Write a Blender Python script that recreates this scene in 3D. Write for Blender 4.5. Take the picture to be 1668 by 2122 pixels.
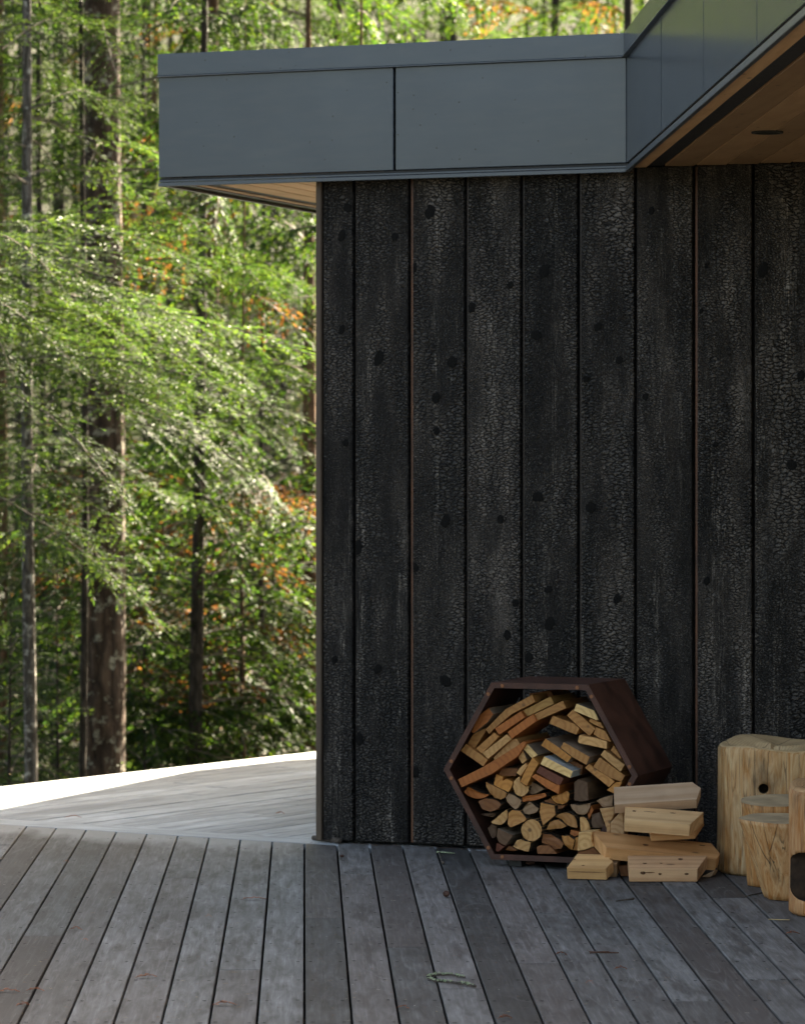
import bpy, bmesh, math, random
import numpy as np
from mathutils import Vector, Matrix

for o in list(bpy.data.objects):
    bpy.data.objects.remove(o)
SC = bpy.context.scene
COL = SC.collection

# ------------------------------------------------------------------ camera
FPX, PW, PH, HOR, EYE = 7500.0, 1668.0, 2122.0, 965.0, 1.53   # focal length and size in photo pixels
cd = bpy.data.cameras.new('camera')
cam = bpy.data.objects.new('camera', cd); COL.objects.link(cam)
cam.location = (0, 0, EYE); cam.rotation_euler = (math.radians(90), 0, 0)
cd.sensor_fit = 'HORIZONTAL'; cd.sensor_width = 36.0; cd.lens = 36.0 * FPX / PW
cd.shift_y = -(PH / 2 - HOR) / PW
cd.clip_start = 0.1; cd.clip_end = 1000
cd.dof.use_dof = True; cd.dof.focus_distance = 12.2; cd.dof.aperture_fstop = 8.0
SC.camera = cam

# ------------------------------------------------------------------ sky and sun
SUN_AZ, SUN_EL = math.radians(34), math.radians(33.5)     # to the right of straight ahead
world = bpy.data.worlds.new('World'); SC.world = world; world.use_nodes = True
wn = world.node_tree.nodes; wl = world.node_tree.links
sky = wn.new('ShaderNodeTexSky'); sky.sky_type = 'NISHITA'; sky.sun_disc = False
sky.air_density = 0.8; sky.dust_density = 3.0; sky.ozone_density = 0.5; sky.sun_elevation = SUN_EL; sky.sun_rotation = SUN_AZ
wl.new(sky.outputs[0], wn['Background'].inputs[0])
wn['Background'].inputs[1].default_value = 0.053
sd = bpy.data.lights.new('sun', 'SUN'); sd.energy = 5.0; sd.angle = math.radians(0.5); sd.color = (1.0, 0.965, 0.90)
sun = bpy.data.objects.new('sun', sd); COL.objects.link(sun)
SUNDIR = Vector((math.sin(SUN_AZ) * math.cos(SUN_EL), math.cos(SUN_AZ) * math.cos(SUN_EL), math.sin(SUN_EL)))
sun.rotation_euler = SUNDIR.to_track_quat('Z', 'Y').to_euler()
sun.location = (8, 10, 20)

SC.view_settings.view_transform = 'Standard'; SC.view_settings.look = 'None'
SC.view_settings.gamma = 1.0; SC.view_settings.use_curve_mapping = False
SC.view_settings.exposure = 3.72
SC.view_settings.use_white_balance = True; SC.view_settings.white_balance_temperature = 8300; SC.view_settings.white_balance_tint = 8   # camera balanced for open shade
SC.render.engine = 'CYCLES'
SC.cycles.use_denoising = True
SC.cycles.max_bounces = 8; SC.cycles.diffuse_bounces = 4; SC.cycles.glossy_bounces = 4
SC.cycles.transmission_bounces = 4; SC.cycles.transparent_max_bounces = 4
SC.cycles.sample_clamp_indirect = 6.0

# ------------------------------------------------------------------ helpers
def ray(px, py):
    return Vector(((px - PW / 2) / FPX, 1.0, -(py - HOR) / FPX))
def at(px, py, d):                       # point at depth d
    r = ray(px, py); return Vector((r.x * d, d, EYE + r.z * d))
def gnd(px, py, z=0.0):                  # point on the level z
    d = (EYE - z) * FPX / (py - HOR); return at(px, py, d)
TH = math.radians(21.5)
U = Vector((math.cos(TH), -math.sin(TH), 0))        # along the wall, to the right
NW = Vector((-math.sin(TH), -math.cos(TH), 0))      # out of the wall, to the viewer
UP = Vector((0, 0, 1))
O = gnd(655, 1747)
def wl3(s, z, o=0.0): return O + U * s + NW * o + UP * z
def onwall(px, py, o=0.0):               # -> (s, z) on the plane o in front of the wall
    r = ray(px, py); base = O + NW * o; c = Vector((0, 0, EYE))
    t = (base - c).dot(NW) / r.dot(NW); p = c + r * t
    return (p - base).dot(U), p.z
WORLD = {}
def _link(o, W, parent):
    COL.objects.link(o)
    WORLD[o.name] = W
    if parent is not None:
        o.parent = parent; o.matrix_parent_inverse = Matrix.Identity(4)
        o.matrix_basis = WORLD[parent.name].inverted() @ W
    else:
        o.matrix_basis = W
def tag(o, label=None, cat=None, group=None, kind=None):
    if label: o['label'] = label
    if cat: o['category'] = cat
    if group: o['group'] = group
    if kind: o['kind'] = kind
    return o
def empty(name, loc, label=None, cat=None, group=None, kind=None, parent=None):
    o = bpy.data.objects.new(name, None); o.empty_display_size = 0.1
    _link(o, Matrix.Translation(loc), parent)
    return tag(o, label, cat, group, kind)
def axes(x, y=None, z=None):
    x = Vector(x).normalized(); z = Vector(z if z is not None else UP)
    z = (z - x * z.dot(x)).normalized(); y = z.cross(x)
    return Matrix((x, y, z)).transposed()
def mk(name, V, F, mat, parent=None, ax=None, smooth=False, bevel=0.0, segs=1, origin=None, tint=None, fmats=None):
    """a mesh object from world-space vertices; ax gives its local axes"""
    V = [Vector(v) for v in V]
    R = ax if ax is not None else Matrix.Identity(3)
    loc = [R.transposed() @ v for v in V]
    if origin is None:
        lo = Vector([min(v[i] for v in loc) for i in range(3)]); hi = Vector([max(v[i] for v in loc) for i in range(3)])
        o_l = (lo + hi) / 2
    else: o_l = R.transposed() @ Vector(origin)
    me = bpy.data.meshes.new(name)
    me.from_pydata([v - o_l for v in loc], [], F)
    for m in (mat if isinstance(mat, (list, tuple)) else [mat]): me.materials.append(m)
    if fmats is not None:
        for p, i in zip(me.polygons, fmats): p.material_index = i
    bm = bmesh.new(); bm.from_mesh(me)
    bmesh.ops.recalc_face_normals(bm, faces=bm.faces)
    if bevel > 0:
        bmesh.ops.bevel(bm, geom=[e for e in bm.edges if e.calc_face_angle(0) > 0.5], offset=bevel, segments=segs, affect='EDGES', profile=0.5, clamp_overlap=True)
    bm.to_mesh(me); bm.free()
    if smooth:
        for p in me.polygons: p.use_smooth = True
    o = bpy.data.objects.new(name, me)
    if tint is not None: o.color = (*tint, 1)
    _link(o, Matrix.Translation(R @ o_l) @ R.to_4x4(), parent)
    return o
def boxvf(c, ex, ey, ez):
    """corner c and three edge vectors"""
    c, ex, ey, ez = Vector(c), Vector(ex), Vector(ey), Vector(ez)
    V = [c, c + ex, c + ex + ey, c + ey, c + ez, c + ex + ez, c + ex + ey + ez, c + ey + ez]
    return V, [(0, 3, 2, 1), (4, 5, 6, 7), (0, 1, 5, 4), (1, 2, 6, 5), (2, 3, 7, 6), (3, 0, 4, 7)]
def prism(poly, ext):
    n = len(poly); P = [Vector(p) for p in poly]
    V = P + [p + Vector(ext) for p in P]
    F = [tuple(range(n)), tuple(reversed(range(n, 2 * n)))] + [(i, (i + 1) % n, n + (i + 1) % n, n + i) for i in range(n)]
    return V, F
def hollow_merge(parts):
    V, F = [], []
    for v, f in parts:
        b = len(V); V += list(v); F += [tuple(i + b for i in q) for q in f]
    return V, F
def tube(path, radii, n=8, cap=True):
    V, F = [], []; P = [Vector(p) for p in path]
    for i, p in enumerate(P):
        d = (P[min(i + 1, len(P) - 1)] - P[max(i - 1, 0)]).normalized()
        a = d.orthogonal().normalized() if i == 0 else (a - d * a.dot(d)).normalized()
        b = d.cross(a)
        for k in range(n):
            t = 2 * math.pi * k / n
            V.append(p + (a * math.cos(t) + b * math.sin(t)) * radii[i])
    for i in range(len(P) - 1):
        for k in range(n):
            F.append((i * n + k, i * n + (k + 1) % n, (i + 1) * n + (k + 1) % n, (i + 1) * n + k))
    if cap: F += [tuple(reversed(range(n))), tuple(range((len(P) - 1) * n, len(P) * n))]
    return V, F

# ------------------------------------------------------------------ materials
class NT:
    def __init__(s, name):
        s.m = bpy.data.materials.new(name); s.m.use_nodes = True
        s.t = s.m.node_tree; s.b = s.t.nodes['Principled BSDF']; s.out = s.t.nodes['Material Output']
    def n(s, typ, **kw):
        nd = s.t.nodes.new('ShaderNode' + typ)
        for k, v in kw.items():
            if k.startswith('i_'):
                key = k[2:]; key = int(key) if key.isdigit() else key.replace('_', ' ')
                s.put(nd.inputs[key], v)
            else: setattr(nd, k, v)
        return nd
    def put(s, sock, v):
        if hasattr(v, 'is_linked') or hasattr(v, 'links'): s.t.links.new(v, sock)
        elif hasattr(v, 'outputs'): s.t.links.new(v.outputs[0], sock)
        else: sock.default_value = v
    def math(s, op, a, b=0.0, c=None, clamp=False):
        nd = s.n('Math', operation=op, use_clamp=clamp); s.put(nd.inputs[0], a); s.put(nd.inputs[1], b)
        if c is not None: s.put(nd.inputs[2], c)
        return nd.outputs[0]
    def vmath(s, op, a, b=(0, 0, 0)):
        nd = s.n('VectorMath', operation=op); s.put(nd.inputs[0], a); s.put(nd.inputs[1], b); return nd.outputs[0]
    def scale(s, v, xyz): return s.vmath('MULTIPLY', v, xyz)
    def noise(s, v, scale, detail=4, rough=0.55, dist=0.0, col=False):
        nd = s.n('TexNoise', i_Vector=v, i_Scale=scale, i_Detail=detail, i_Roughness=rough, i_Distortion=dist)
        return nd.outputs['Color' if col else 'Fac']
    def mix(s, f, a, b, mode='MIX'):
        nd = s.n('MixRGB', blend_type=mode); s.put(nd.inputs[0], f)
        for i, c in ((1, a), (2, b)): s.put(nd.inputs[i], c if not isinstance(c, tuple) or len(c) == 4 else (*c, 1))
        return nd.outputs[0]
    def ramp(s, f, stops):
        nd = s.n('ValToRGB'); s.put(nd.inputs[0], f); e = nd.color_ramp.elements
        while len(e) < len(stops): e.new(0.5)
        for el, (p, c) in zip(e, stops):
            el.position = p; el.color = (c, c, c, 1) if not isinstance(c, tuple) else (*c, 1)
        return nd.outputs[0]
    def obj(s): return s.n('TexCoord').outputs['Object']
    def rnd(s): return s.n('ObjectInfo').outputs['Random']
    def tint(s): return s.n('ObjectInfo').outputs['Color']
    def local(s, k=37.0):                # object coordinates pushed apart per object
        r = s.rnd(); c = s.n('CombineXYZ'); s.put(c.inputs[0], s.math('MULTIPLY', r, k)); s.put(c.inputs[1], s.math('MULTIPLY', r, k * 1.7)); s.put(c.inputs[2], s.math('MULTIPLY', r, k * 0.6))
        return s.vmath('ADD', s.obj(), c.outputs[0])
    def bump(s, h, strength=0.5, dist=0.002, normal=None):
        nd = s.n('Bump', i_Strength=strength, i_Distance=dist, i_Height=h)
        if normal is not None: s.put(nd.inputs['Normal'], normal)
        return nd.outputs[0]
    def set(s, color=None, rough=None, normal=None, spec=None, metal=None):
        for k, v in (('Base Color', color), ('Roughness', rough), ('Normal', normal), ('Specular IOR Level', spec), ('Metallic', metal)):
            if v is None: continue
            if isinstance(v, tuple) and k == 'Base Color' and len(v) == 3: v = (*v, 1)
            s.put(s.b.inputs[k], v)
        return s.m

def mat_char():
    t = NT('charred_wood'); v = t.local(11.0)             # local X up the board, Y across, Z out
    warp = t.vmath('SUBTRACT', t.noise(v, 16, 3, col=True), (0.5, 0.5, 0.5))
    warp2 = t.vmath('SUBTRACT', t.noise(v, 75, 1, col=True), (0.5, 0.5, 0.5))
    vw = t.vmath('ADD', v, t.scale(warp, (0.035, 0.035, 0.0)))
    vw = t.vmath('ADD', vw, t.scale(warp2, (0.014, 0.014, 0.0)))
    bs = t.math('ADD', t.math('MULTIPLY', t.math('FRACT', t.math('MULTIPLY', t.rnd(), 5.77)), 0.70), 0.66)
    sv = t.n('VectorMath', operation='SCALE'); t.put(sv.inputs[0], vw); t.put(sv.inputs['Scale'], bs); vw = sv.outputs[0]
    vor = t.n('TexVoronoi', feature='DISTANCE_TO_EDGE', voronoi_dimensions='2D', i_Vector=t.scale(vw, (98, 40, 1)), i_Scale=1.0)
    vor2 = t.n('TexVoronoi', feature='DISTANCE_TO_EDGE', voronoi_dimensions='2D', i_Vector=t.scale(vw, (175, 92, 1)), i_Scale=1.0)
    e1 = t.ramp(vor.outputs['Distance'], [(0.0, 0.0), (0.07, 0.35), (0.20, 0.85), (0.45, 1.0)])
    e2 = t.ramp(vor2.outputs['Distance'], [(0.0, 0.0), (0.10, 0.45), (0.30, 0.9), (0.5, 1.0)])
    zone = t.noise(t.scale(v, (0.9, 4.0, 1)), 2.2, 3)
    sel = t.ramp(zone, [(0.47, 0.0), (0.60, 1.0)])
    cells = t.mix(sel, e1, e2)
    fibre = t.noise(t.scale(v, (10, 170, 1)), 1.0, 3, 0.65)
    band = t.ramp(t.noise(t.scale(v, (0.55, 10, 1)), 1.8, 3), [(0.53, 0.0), (0.66, 1.0)])
    relief = t.ramp(t.noise(t.scale(v, (1.0, 3.0, 1)), 2.0, 2), [(0.35, 0.45), (0.62, 1.0)])
    h = t.math('ADD', t.math('MULTIPLY', cells, relief), t.math('MULTIPLY', fibre, 0.35))
    h = t.math('ADD', h, t.math('MULTIPLY', t.noise(v, 26, 2), 1.3))
    big = t.noise(t.scale(v, (1.0, 4.5, 1.0)), 2.6, 4)
    tone = t.ramp(big, [(0.34, (0.011, 0.0092, 0.0082)), (0.50, (0.036, 0.0295, 0.0255)), (0.72, (0.098, 0.080, 0.067))])
    hsv = t.n('HueSaturation', i_Value=t.math('ADD', t.math('MULTIPLY', t.math('FRACT', t.math('MULTIPLY', t.rnd(), 9.13)), 0.7), 0.7), i_Color=tone); tone = hsv.outputs[0]
    grit = t.noise(v, 150, 2, 0.7)
    tone = t.mix(t.ramp(grit, [(0.52, 0.0), (0.72, 0.45)]), tone, (0.19, 0.175, 0.155))
    tone = t.mix(t.math('MULTIPLY', band, t.ramp(fibre, [(0.50, 0.0), (0.60, 0.7)])), tone, (0.24, 0.205, 0.175))
    crack = t.mix(t.ramp(cells, [(0.10, 0.0), (0.75, 1.0)]), (0.0025, 0.0025, 0.0025), tone)  # black cracks, plus crease shade and plateau highlights put into the colour
    fleck = t.ramp(t.noise(t.scale(v, (34, 240, 1)), 1.0, 2), [(0.745, 0.0), (0.77, 1.0)])
    crack = t.mix(t.math('MULTIPLY', fleck, 0.5), crack, (0.24, 0.12, 0.05))
    rough = t.math('ADD', t.math('MULTIPLY', grit, 0.3), 0.36)
    return t.set(crack, rough, t.bump(h, 1.0, 0.015), 0.26)
def mat_plain(name, c, rough=0.6, spec=0.4, var=0.25, sc=20.0, bump=0.2, bd=0.001, metal=0.0, stretch=(1, 1, 1)):
    t = NT(name); v = t.scale(t.local(), stretch); f = t.noise(v, sc, 5)
    lo = tuple(x * (1 - var) for x in c); hi = tuple(min(1, x * (1 + var)) for x in c)
    return t.set(t.mix(t.ramp(f, [(0.3, 0.0), (0.7, 1.0)]), lo, hi), t.math('ADD', t.math('MULTIPLY', f, 0.2), rough - 0.1), t.bump(t.noise(v, sc * 3, 4), bump, bd), spec, metal)
def mat_metal():
    t = NT('painted_steel'); v = t.local(5.0)
    big = t.noise(v, 2.3, 2, 0.4); fine = t.noise(v, 180, 2)
    spk = t.n('TexVoronoi', feature='F1', i_Vector=v, i_Scale=30.0, i_Randomness=1.0)
    dot = t.ramp(spk.outputs['Distance'], [(0.0, 1.0), (0.08, 1.0), (0.13, 0.0)])
    keep = t.ramp(t.n('SeparateColor', i_0=spk.outputs['Color']).outputs[0], [(0.74, 0.0), (0.76, 1.0)])
    smear = t.ramp(t.noise(t.scale(v, (3, 3, 14)), 2.0, 4), [(0.45, 0.0), (0.8, 1.0)])
    c = t.mix(t.math('MULTIPLY', smear, 0.5), (0.036, 0.048, 0.064), (0.054, 0.062, 0.072))
    c = t.mix(t.math('MULTIPLY', dot, keep), c, (0.006, 0.006, 0.006))
    r = t.math('ADD', t.math('MULTIPLY', t.noise(v, 5, 4), 0.08), 0.16)
    return t.set(c, r, t.bump(t.math('ADD', big, t.math('MULTIPLY', fine, 0.002)), 0.22, 0.012), 0.38)
def mat_deck(name, lo, hi, spec=0.14, r0=0.55, warm=0.35, var=0.55, dark=(0.055, 0.046, 0.043), stain=0.0):
    t = NT(name); v = t.local(23.0)                       # local X along the board
    r = t.rnd(); r2 = t.math('FRACT', t.math('MULTIPLY', r, 13.7))
    g = t.noise(t.scale(v, (1.0, 7.0, 7.0)), 4.0, 5, 0.62, 0.6)
    fine = t.noise(t.scale(v, (3, 110, 110)), 1.0, 4, 0.7)
    ring = t.math('FRACT', t.math('MULTIPLY', t.noise(t.scale(v, (0.8, 6.5, 6.5)), 1.5, 1, 0.3, 0.3), 8.0))
    ring = t.ramp(ring, [(0.0, 0.0), (0.12, 1.0), (0.30, 0.0)])
    rmask = t.ramp(t.noise(v, 1.9, 2), [(0.52, 0.0), (0.66, 1.0)])
    gb = t.n('NewGeometry').outputs['Position']
    patch = t.noise(gb, 1.5, 4, 0.6)
    c = t.mix(t.ramp(g, [(0.32, 0.0), (0.70, 1.0)]), lo, hi)
    hsv = t.n('HueSaturation', i_Value=t.math('ADD', t.math('MULTIPLY', r, var), 1.0 - var / 2), i_Color=c)
    c = t.mix(t.math('MULTIPLY', r2, warm), hsv.outputs[0], t.mix(0.55, hsv.outputs[0], (0.13, 0.098, 0.088)))
    c = t.mix(t.math('MULTIPLY', t.ramp(patch, [(0.46, 0.0), (0.66, 1.0)]), 0.40), c, t.mix(1.0, c, (0.55, 0.53, 0.53), 'MULTIPLY'))
    blot = t.ramp(t.noise(t.scale(v, (0.7, 5.0, 5.0)), 3.0, 4, 0.62), [(0.54, 0.0), (0.68, 1.0)])
    c = t.mix(t.math('MULTIPLY', blot, 0.6), c, dark)
    c = t.mix(t.math('MULTIPLY', t.math('MULTIPLY', ring, rmask), 0.16), c, (0.34, 0.345, 0.35))
    c = t.mix(t.math('MULTIPLY', t.ramp(fine, [(0.50, 0.0), (0.70, 1.0)]), 0.55), c, t.mix(1.0, c, (1.7, 1.72, 1.75), 'MULTIPLY'))
    scr = t.ramp(t.noise(t.scale(gb, (16, 75, 1)), 1.0, 4, 0.7), [(0.64, 0.0), (0.74, 1.0)])
    c = t.mix(t.math('MULTIPLY', scr, 0.40), c, (0.40, 0.41, 0.42))
    spk = t.ramp(t.noise(gb, 150, 2, 0.6), [(0.70, 0.0), (0.76, 1.0)])
    c = t.mix(t.math('MULTIPLY', spk, 0.35), c, (0.45, 0.45, 0.45))
    if stain:                                             # drier, paler wood close to the border strip
        dist = t.n('VectorMath', operation='DOT_PRODUCT'); t.put(dist.inputs[0], t.vmath('SUBTRACT', gb, tuple(S0))); dist.inputs[1].default_value = tuple(-sn)
        wob = t.math('ADD', dist.outputs['Value'], t.math('MULTIPLY', t.math('SUBTRACT', t.noise(t.scale(gb, (1, 0.25, 1)), 5.5, 3), 0.5), 0.75))
        side = t.n('SeparateXYZ', i_0=gb).outputs[0]
        k = t.math('MULTIPLY', t.n('MapRange', i_Value=wob, i_1=0.16, i_2=0.40, i_3=1.0, i_4=0.0).outputs[0], t.n('MapRange', i_Value=side, i_1=O.x - 0.28, i_2=O.x - 0.05, i_3=1.0, i_4=0.0).outputs[0])
        c = t.mix(t.math('MULTIPLY', k, stain), c, (0.36, 0.36, 0.35))
    rough = t.math('ADD', t.math('MULTIPLY', g, 0.25), r0)
    return t.set(c, rough, t.bump(t.math('ADD', fine, t.math('MULTIPLY', g, 1.5)), 0.35, 0.0012), spec)
def mat_wood(name, contrast=0.5, rings=55.0, end_dark=0.0, rough=0.62, dirt=0.3):
    """cut wood tinted by the object's colour, grown around local X"""
    t = NT(name); o = t.obj(); r = t.rnd()
    off = t.n('CombineXYZ'); t.put(off.inputs[1], t.math('MULTIPLY', t.math('SUBTRACT', r, 0.5), 0.09)); t.put(off.inputs[2], t.math('MULTIPLY', t.math('SUBTRACT', t.math('FRACT', t.math('MULTIPLY', r, 7.3)), 0.35), 0.10))
    v = t.vmath('ADD', o, off.outputs[0]); vl = t.local(31.0)
    w = t.vmath('SUBTRACT', t.noise(t.scale(vl, (0.25, 1, 1)), 14, 3, col=True), (0.5, 0.5, 0.5))
    v = t.vmath('ADD', v, t.scale(w, (0, 0.018, 0.018)))
    rad = t.n('VectorMath', operation='LENGTH'); t.put(rad.inputs[0], t.scale(v, (0.06, 1, 1)))
    ph = t.math('MULTIPLY', rad.outputs['Value'], rings * 6.0)
    ring = t.math('MULTIPLY', t.math('ADD', t.math('SINE', ph), 1.0), 0.5)
    grain = t.noise(t.scale(vl, (6, 160, 160)), 1.0, 4, 0.6)
    patch = t.noise(vl, 9, 4)
    base = t.tint()
    c = t.mix(t.math('MULTIPLY', t.ramp(ring, [(0.35, 0.0), (1.0, 1.0)]), contrast), base, t.mix(1.0, base, (0.62, 0.48, 0.36), 'MULTIPLY'))
    c = t.mix(t.math('MULTIPLY', t.ramp(grain, [(0.4, 0.0), (0.75, 1.0)]), 0.3), c, t.mix(1.0, c, (0.6, 0.52, 0.45), 'MULTIPLY'))
    c = t.mix(t.math('MULTIPLY', t.ramp(patch, [(0.45, 0.0), (0.75, 1.0)]), dirt), c, t.mix(1.0, c, (0.55, 0.5, 0.48), 'MULTIPLY'))
    kn = t.n('TexVoronoi', feature='F1', i_Vector=t.scale(vl, (6, 13, 13)), i_Scale=1.0)
    kd = t.ramp(kn.outputs['Distance'], [(0.0, 1.0), (0.075, 0.8), (0.13, 0.0)])
    c = t.mix(t.math('MULTIPLY', kd, 0.8), c, (0.07, 0.035, 0.018))
    return t.set(c, rough, t.bump(t.math('ADD', t.math('MULTIPLY', ring, 0.4), grain), 0.4, 0.0012), 0.3)
def mat_bark(name, c1, c2, sc=30.0, lichen=None, rough=0.9):
    t = NT(name); v = t.local(13.0)
    f = t.noise(t.scale(v, (1, 1, 0.22)), sc, 5, 0.65, 0.6)
    ridge = t.n('TexVoronoi', feature='DISTANCE_TO_EDGE', i_Vector=t.vmath('ADD', t.scale(v, (1, 1, 0.2)), t.scale(t.noise(v, 9, 3, col=True), (0.05, 0.05, 0.05))), i_Scale=sc * 0.7)
    rr = t.ramp(ridge.outputs['Distance'], [(0.0, 0.0), (0.3, 1.0)])
    c = t.mix(t.ramp(f, [(0.3, 0.0), (0.7, 1.0)]), c1, c2)
    c = t.mix(rr, t.mix(1.0, c, (0.4, 0.38, 0.36), 'MULTIPLY'), c)
    if lichen:
        l = t.ramp(t.noise(v, sc * 0.55, 4, 0.65), [(0.55, 0.0), (0.64, 1.0)]); c = t.mix(t.math('MULTIPLY', l, 0.8), c, lichen)
    return t.set(c, rough, t.bump(t.math('ADD', f, rr), 0.8, 0.01), 0.2)
def mat_leaf(name, gain=1.0, trans=0.55, rough=0.6):
    t = NT(name); at_ = t.n('Attribute', attribute_name='leaf').outputs['Color']
    t.set(at_, rough, None, 0.2)
    tr = t.n('BsdfTranslucent'); t.put(tr.inputs[0], t.mix(1.0, at_, (2.1, 1.95, 0.95), 'MULTIPLY'))
    mx = t.n('MixShader', i_0=trans); t.t.links.new(t.b.outputs[0], mx.inputs[1]); t.t.links.new(tr.outputs[0], mx.inputs[2])
    t.t.links.new(mx.outputs[0], t.out.inputs[0])
    return t.m
M = {}
M['char'] = mat_char()
M['knot'] = mat_plain('charred_knot', (0.0042, 0.0038, 0.0035), 0.75, 0.12, 0.5, 120, 0.8, 0.003)
M['tongue_rust'] = mat_plain('bare_cedar_edge', (0.085, 0.032, 0.014), 0.6, 0.4, 0.5, 30, 0.4, 0.002, stretch=(0.3, 1, 1))
M['tongue_dark'] = mat_plain('scorched_edge', (0.022, 0.014, 0.010), 0.6, 0.4, 0.5, 30, 0.4, 0.002, stretch=(0.3, 1, 1))
M['corner'] = mat_plain('weathered_edge', (0.078, 0.054, 0.038), 0.7, 0.3, 0.35, 25, 0.5, 0.002, stretch=(0.15, 1, 1))
M['black'] = mat_plain('black_membrane', (0.006, 0.006, 0.006), 0.8, 0.2)
M['metal'] = mat_metal()
M['trim'] = mat_plain('steel_trim', (0.045, 0.056, 0.07), 0.33, 0.5, 0.08, 12, 0.05)
M['vent'] = mat_plain('black_vent', (0.012, 0.011, 0.011), 0.6, 0.4, 0.2, 60)
M['under'] = mat_plain('gap_shade', (0.02, 0.018, 0.016), 0.9, 0.2)  # near-black that stands for the shade seen through the deck gaps
M['soffit'] = mat_wood('soffit_cedar', 0.25, 30.0, rough=0.5, dirt=0.25)
M['wood'] = mat_wood('split_wood')
M['planed'] = mat_wood('planed_offcut', 0.42, 30.0, dirt=0.35)
M['bark'] = mat_bark('log_bark', (0.055, 0.035, 0.022), (0.15, 0.105, 0.07), 60)
M['rack'] = mat_plain('rusted_steel', (0.058, 0.0225, 0.0145), 0.6, 0.3, 0.5, 9, 0.15, 0.001)
M['rust'] = mat_plain('rusty_screw', (0.22, 0.08, 0.03), 0.7, 0.4, 0.4, 300)
M['soil'] = mat_plain('forest_soil', (0.026, 0.026, 0.014), 0.95, 0.1, 0.5, 2.0, 0.8, 0.05)
M['leaf'] = mat_leaf('conifer_foliage')

# ================================================================== ground
def ground_z(x, y):
    """the slope falls away behind the deck and climbs again as a wooded hill"""
    z = -1.2 - 0.048 * (min(max(y, 18), 46) - 18) + 0.12 * math.sin(x * 0.43 + 1) * math.cos(y * 0.37)
    if y > 46: z += (y - 46) * 0.34
    return z
gx = np.linspace(-170, 170, 86); gy = np.concatenate([np.linspace(-120, 16, 18), np.linspace(18, 130, 64)])
V = [(x, y, ground_z(x, y)) for y in gy for x in gx]
nx = len(gx)
F = [(j * nx + i, j * nx + i + 1, (j + 1) * nx + i + 1, (j + 1) * nx + i) for j in range(len(gy) - 1) for i in range(nx - 1)]
g = mk('ground', V, F, M['soil'], smooth=True, origin=(0, 0, 0)); tag(g, kind='structure')

# ================================================================== house
house = empty('house', O, 'modern house with charred black wood cladding and dark metal roof fascia', 'house')
ZS = 2.700                                                # soffit level
OF = 0.06                                                 # fascia stands this far off the wall
zt = {k: onwall(655, y, OF)[1] for k, y in (('trim0', 376), ('trim1', 365), ('p0', 357.0), ('p1', 145.5), ('c0', 143.0), ('c1', 97))}
sA = onwall(329, 250, OF)[0]; sB = onwall(1298, 250, OF)[0]; sSeam = onwall(818.5, 250, OF)[0]
EL = Vector((math.cos(math.radians(70)), math.sin(math.radians(70)), 0))
far = ray(598, HOR); DR = -Vector((far.x, far.y, 0)).normalized()      # right fascia, coming to the viewer
NR = Vector((DR.y, -DR.x, 0))                                          # its outward side, to the left
if NR.x > 0: NR = -NR
CB = wl3(sB, 0, OF)                                                    # inner corner on plan
AL = wl3(sA, 0, OF)
NLE = Vector((-EL.y, EL.x, 0))                                         # outward of the left edge
# --- cladding boards
edges = [668, 730, 845, 961, 1077, 1195, 1313, 1434, 1557]
ss = [onwall(p, 1000)[0] for p in edges]
while ss[-1] < 4.2: ss.append(ss[-1] + 0.243)
axw = axes(UP, z=NW)                                                   # local X up, Z out of the wall
rng = random.Random(4)
boards = []
def wbox(s0, s1, z0, z1, o0, o1): return boxvf(wl3(s0, z0, o0), U * (s1 - s0), NW * (o1 - o0), UP * (z1 - z0))
for i in range(len(ss) - 1):
    s0, s1 = ss[i], ss[i + 1]; dz = rng.uniform(-0.002, 0.002)
    lip = 0.012 if i in (2, 7) else (0.008 if i in (3, 4, 5) else 0.004)
    gap = 0.010 if i else 0.0
    a0 = s0 + gap + lip
    b = mk('cladding_board', *wbox(a0, s1, 0.014, ZS - 0.002, -0.03, dz), M['char'], house, axw, bevel=0.004, segs=2)
    boards.append((a0, s1, b, dz))
    if i:
        mk('board_tongue', *wbox(s0 + gap, a0 - 0.0005, 0.016, ZS - 0.003, -0.028, -0.009), M['tongue_rust' if i in (2, 7) else 'tongue_dark'], b, axw, bevel=0.002)
mk('corner_board', *wbox(0.0, ss[0] - 0.003, 0.010, ZS - 0.002, -0.03, 0.004), M['corner'], house, axw, bevel=0.003)
# --- knots
KN = [(720, 430, 9, 12), (708, 488, 9, 13), (708, 683, 8, 11), (716, 918, 7, 9), (693, 1368, 8, 10), (785, 742, 12, 17), (741, 1135, 11, 17), (783, 1387, 9, 11), (744, 1532, 10, 15), (818, 490, 8, 10),
      (891, 438, 12, 16), (856, 556, 8, 13), (937, 750, 11, 14), (903, 824, 10, 13), (905, 893, 7, 9), (923, 1080, 11, 14), (858, 1176, 9, 13), (924, 1412, 11, 17), (859, 1600, 10, 15),
      (1057, 590, 8, 9), (977, 637, 9, 12), (1037, 1076, 7, 11), (1068, 1250, 7, 10), (1051, 1316, 8, 12), (1127, 562, 12, 15), (1111, 694, 11, 13), (1114, 1030, 12, 13), (1136, 1222, 9, 9), (1139, 1292, 12, 15), (1095, 1363, 10, 12),
      (1239, 677, 9, 10), (1283, 746, 8, 9), (1224, 1052, 12, 12), (1213, 784, 8, 7), (1279, 1241, 9, 11), (1350, 436, 7, 9), (1338, 822, 7, 8), (1464, 550, 5, 6), (1453, 644, 5, 6), (1482, 922, 6, 7), (1465, 1204, 7, 9), (1581, 559, 11, 18), (1641, 963, 9, 13), (1660, 778, 9, 12)]
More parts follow.
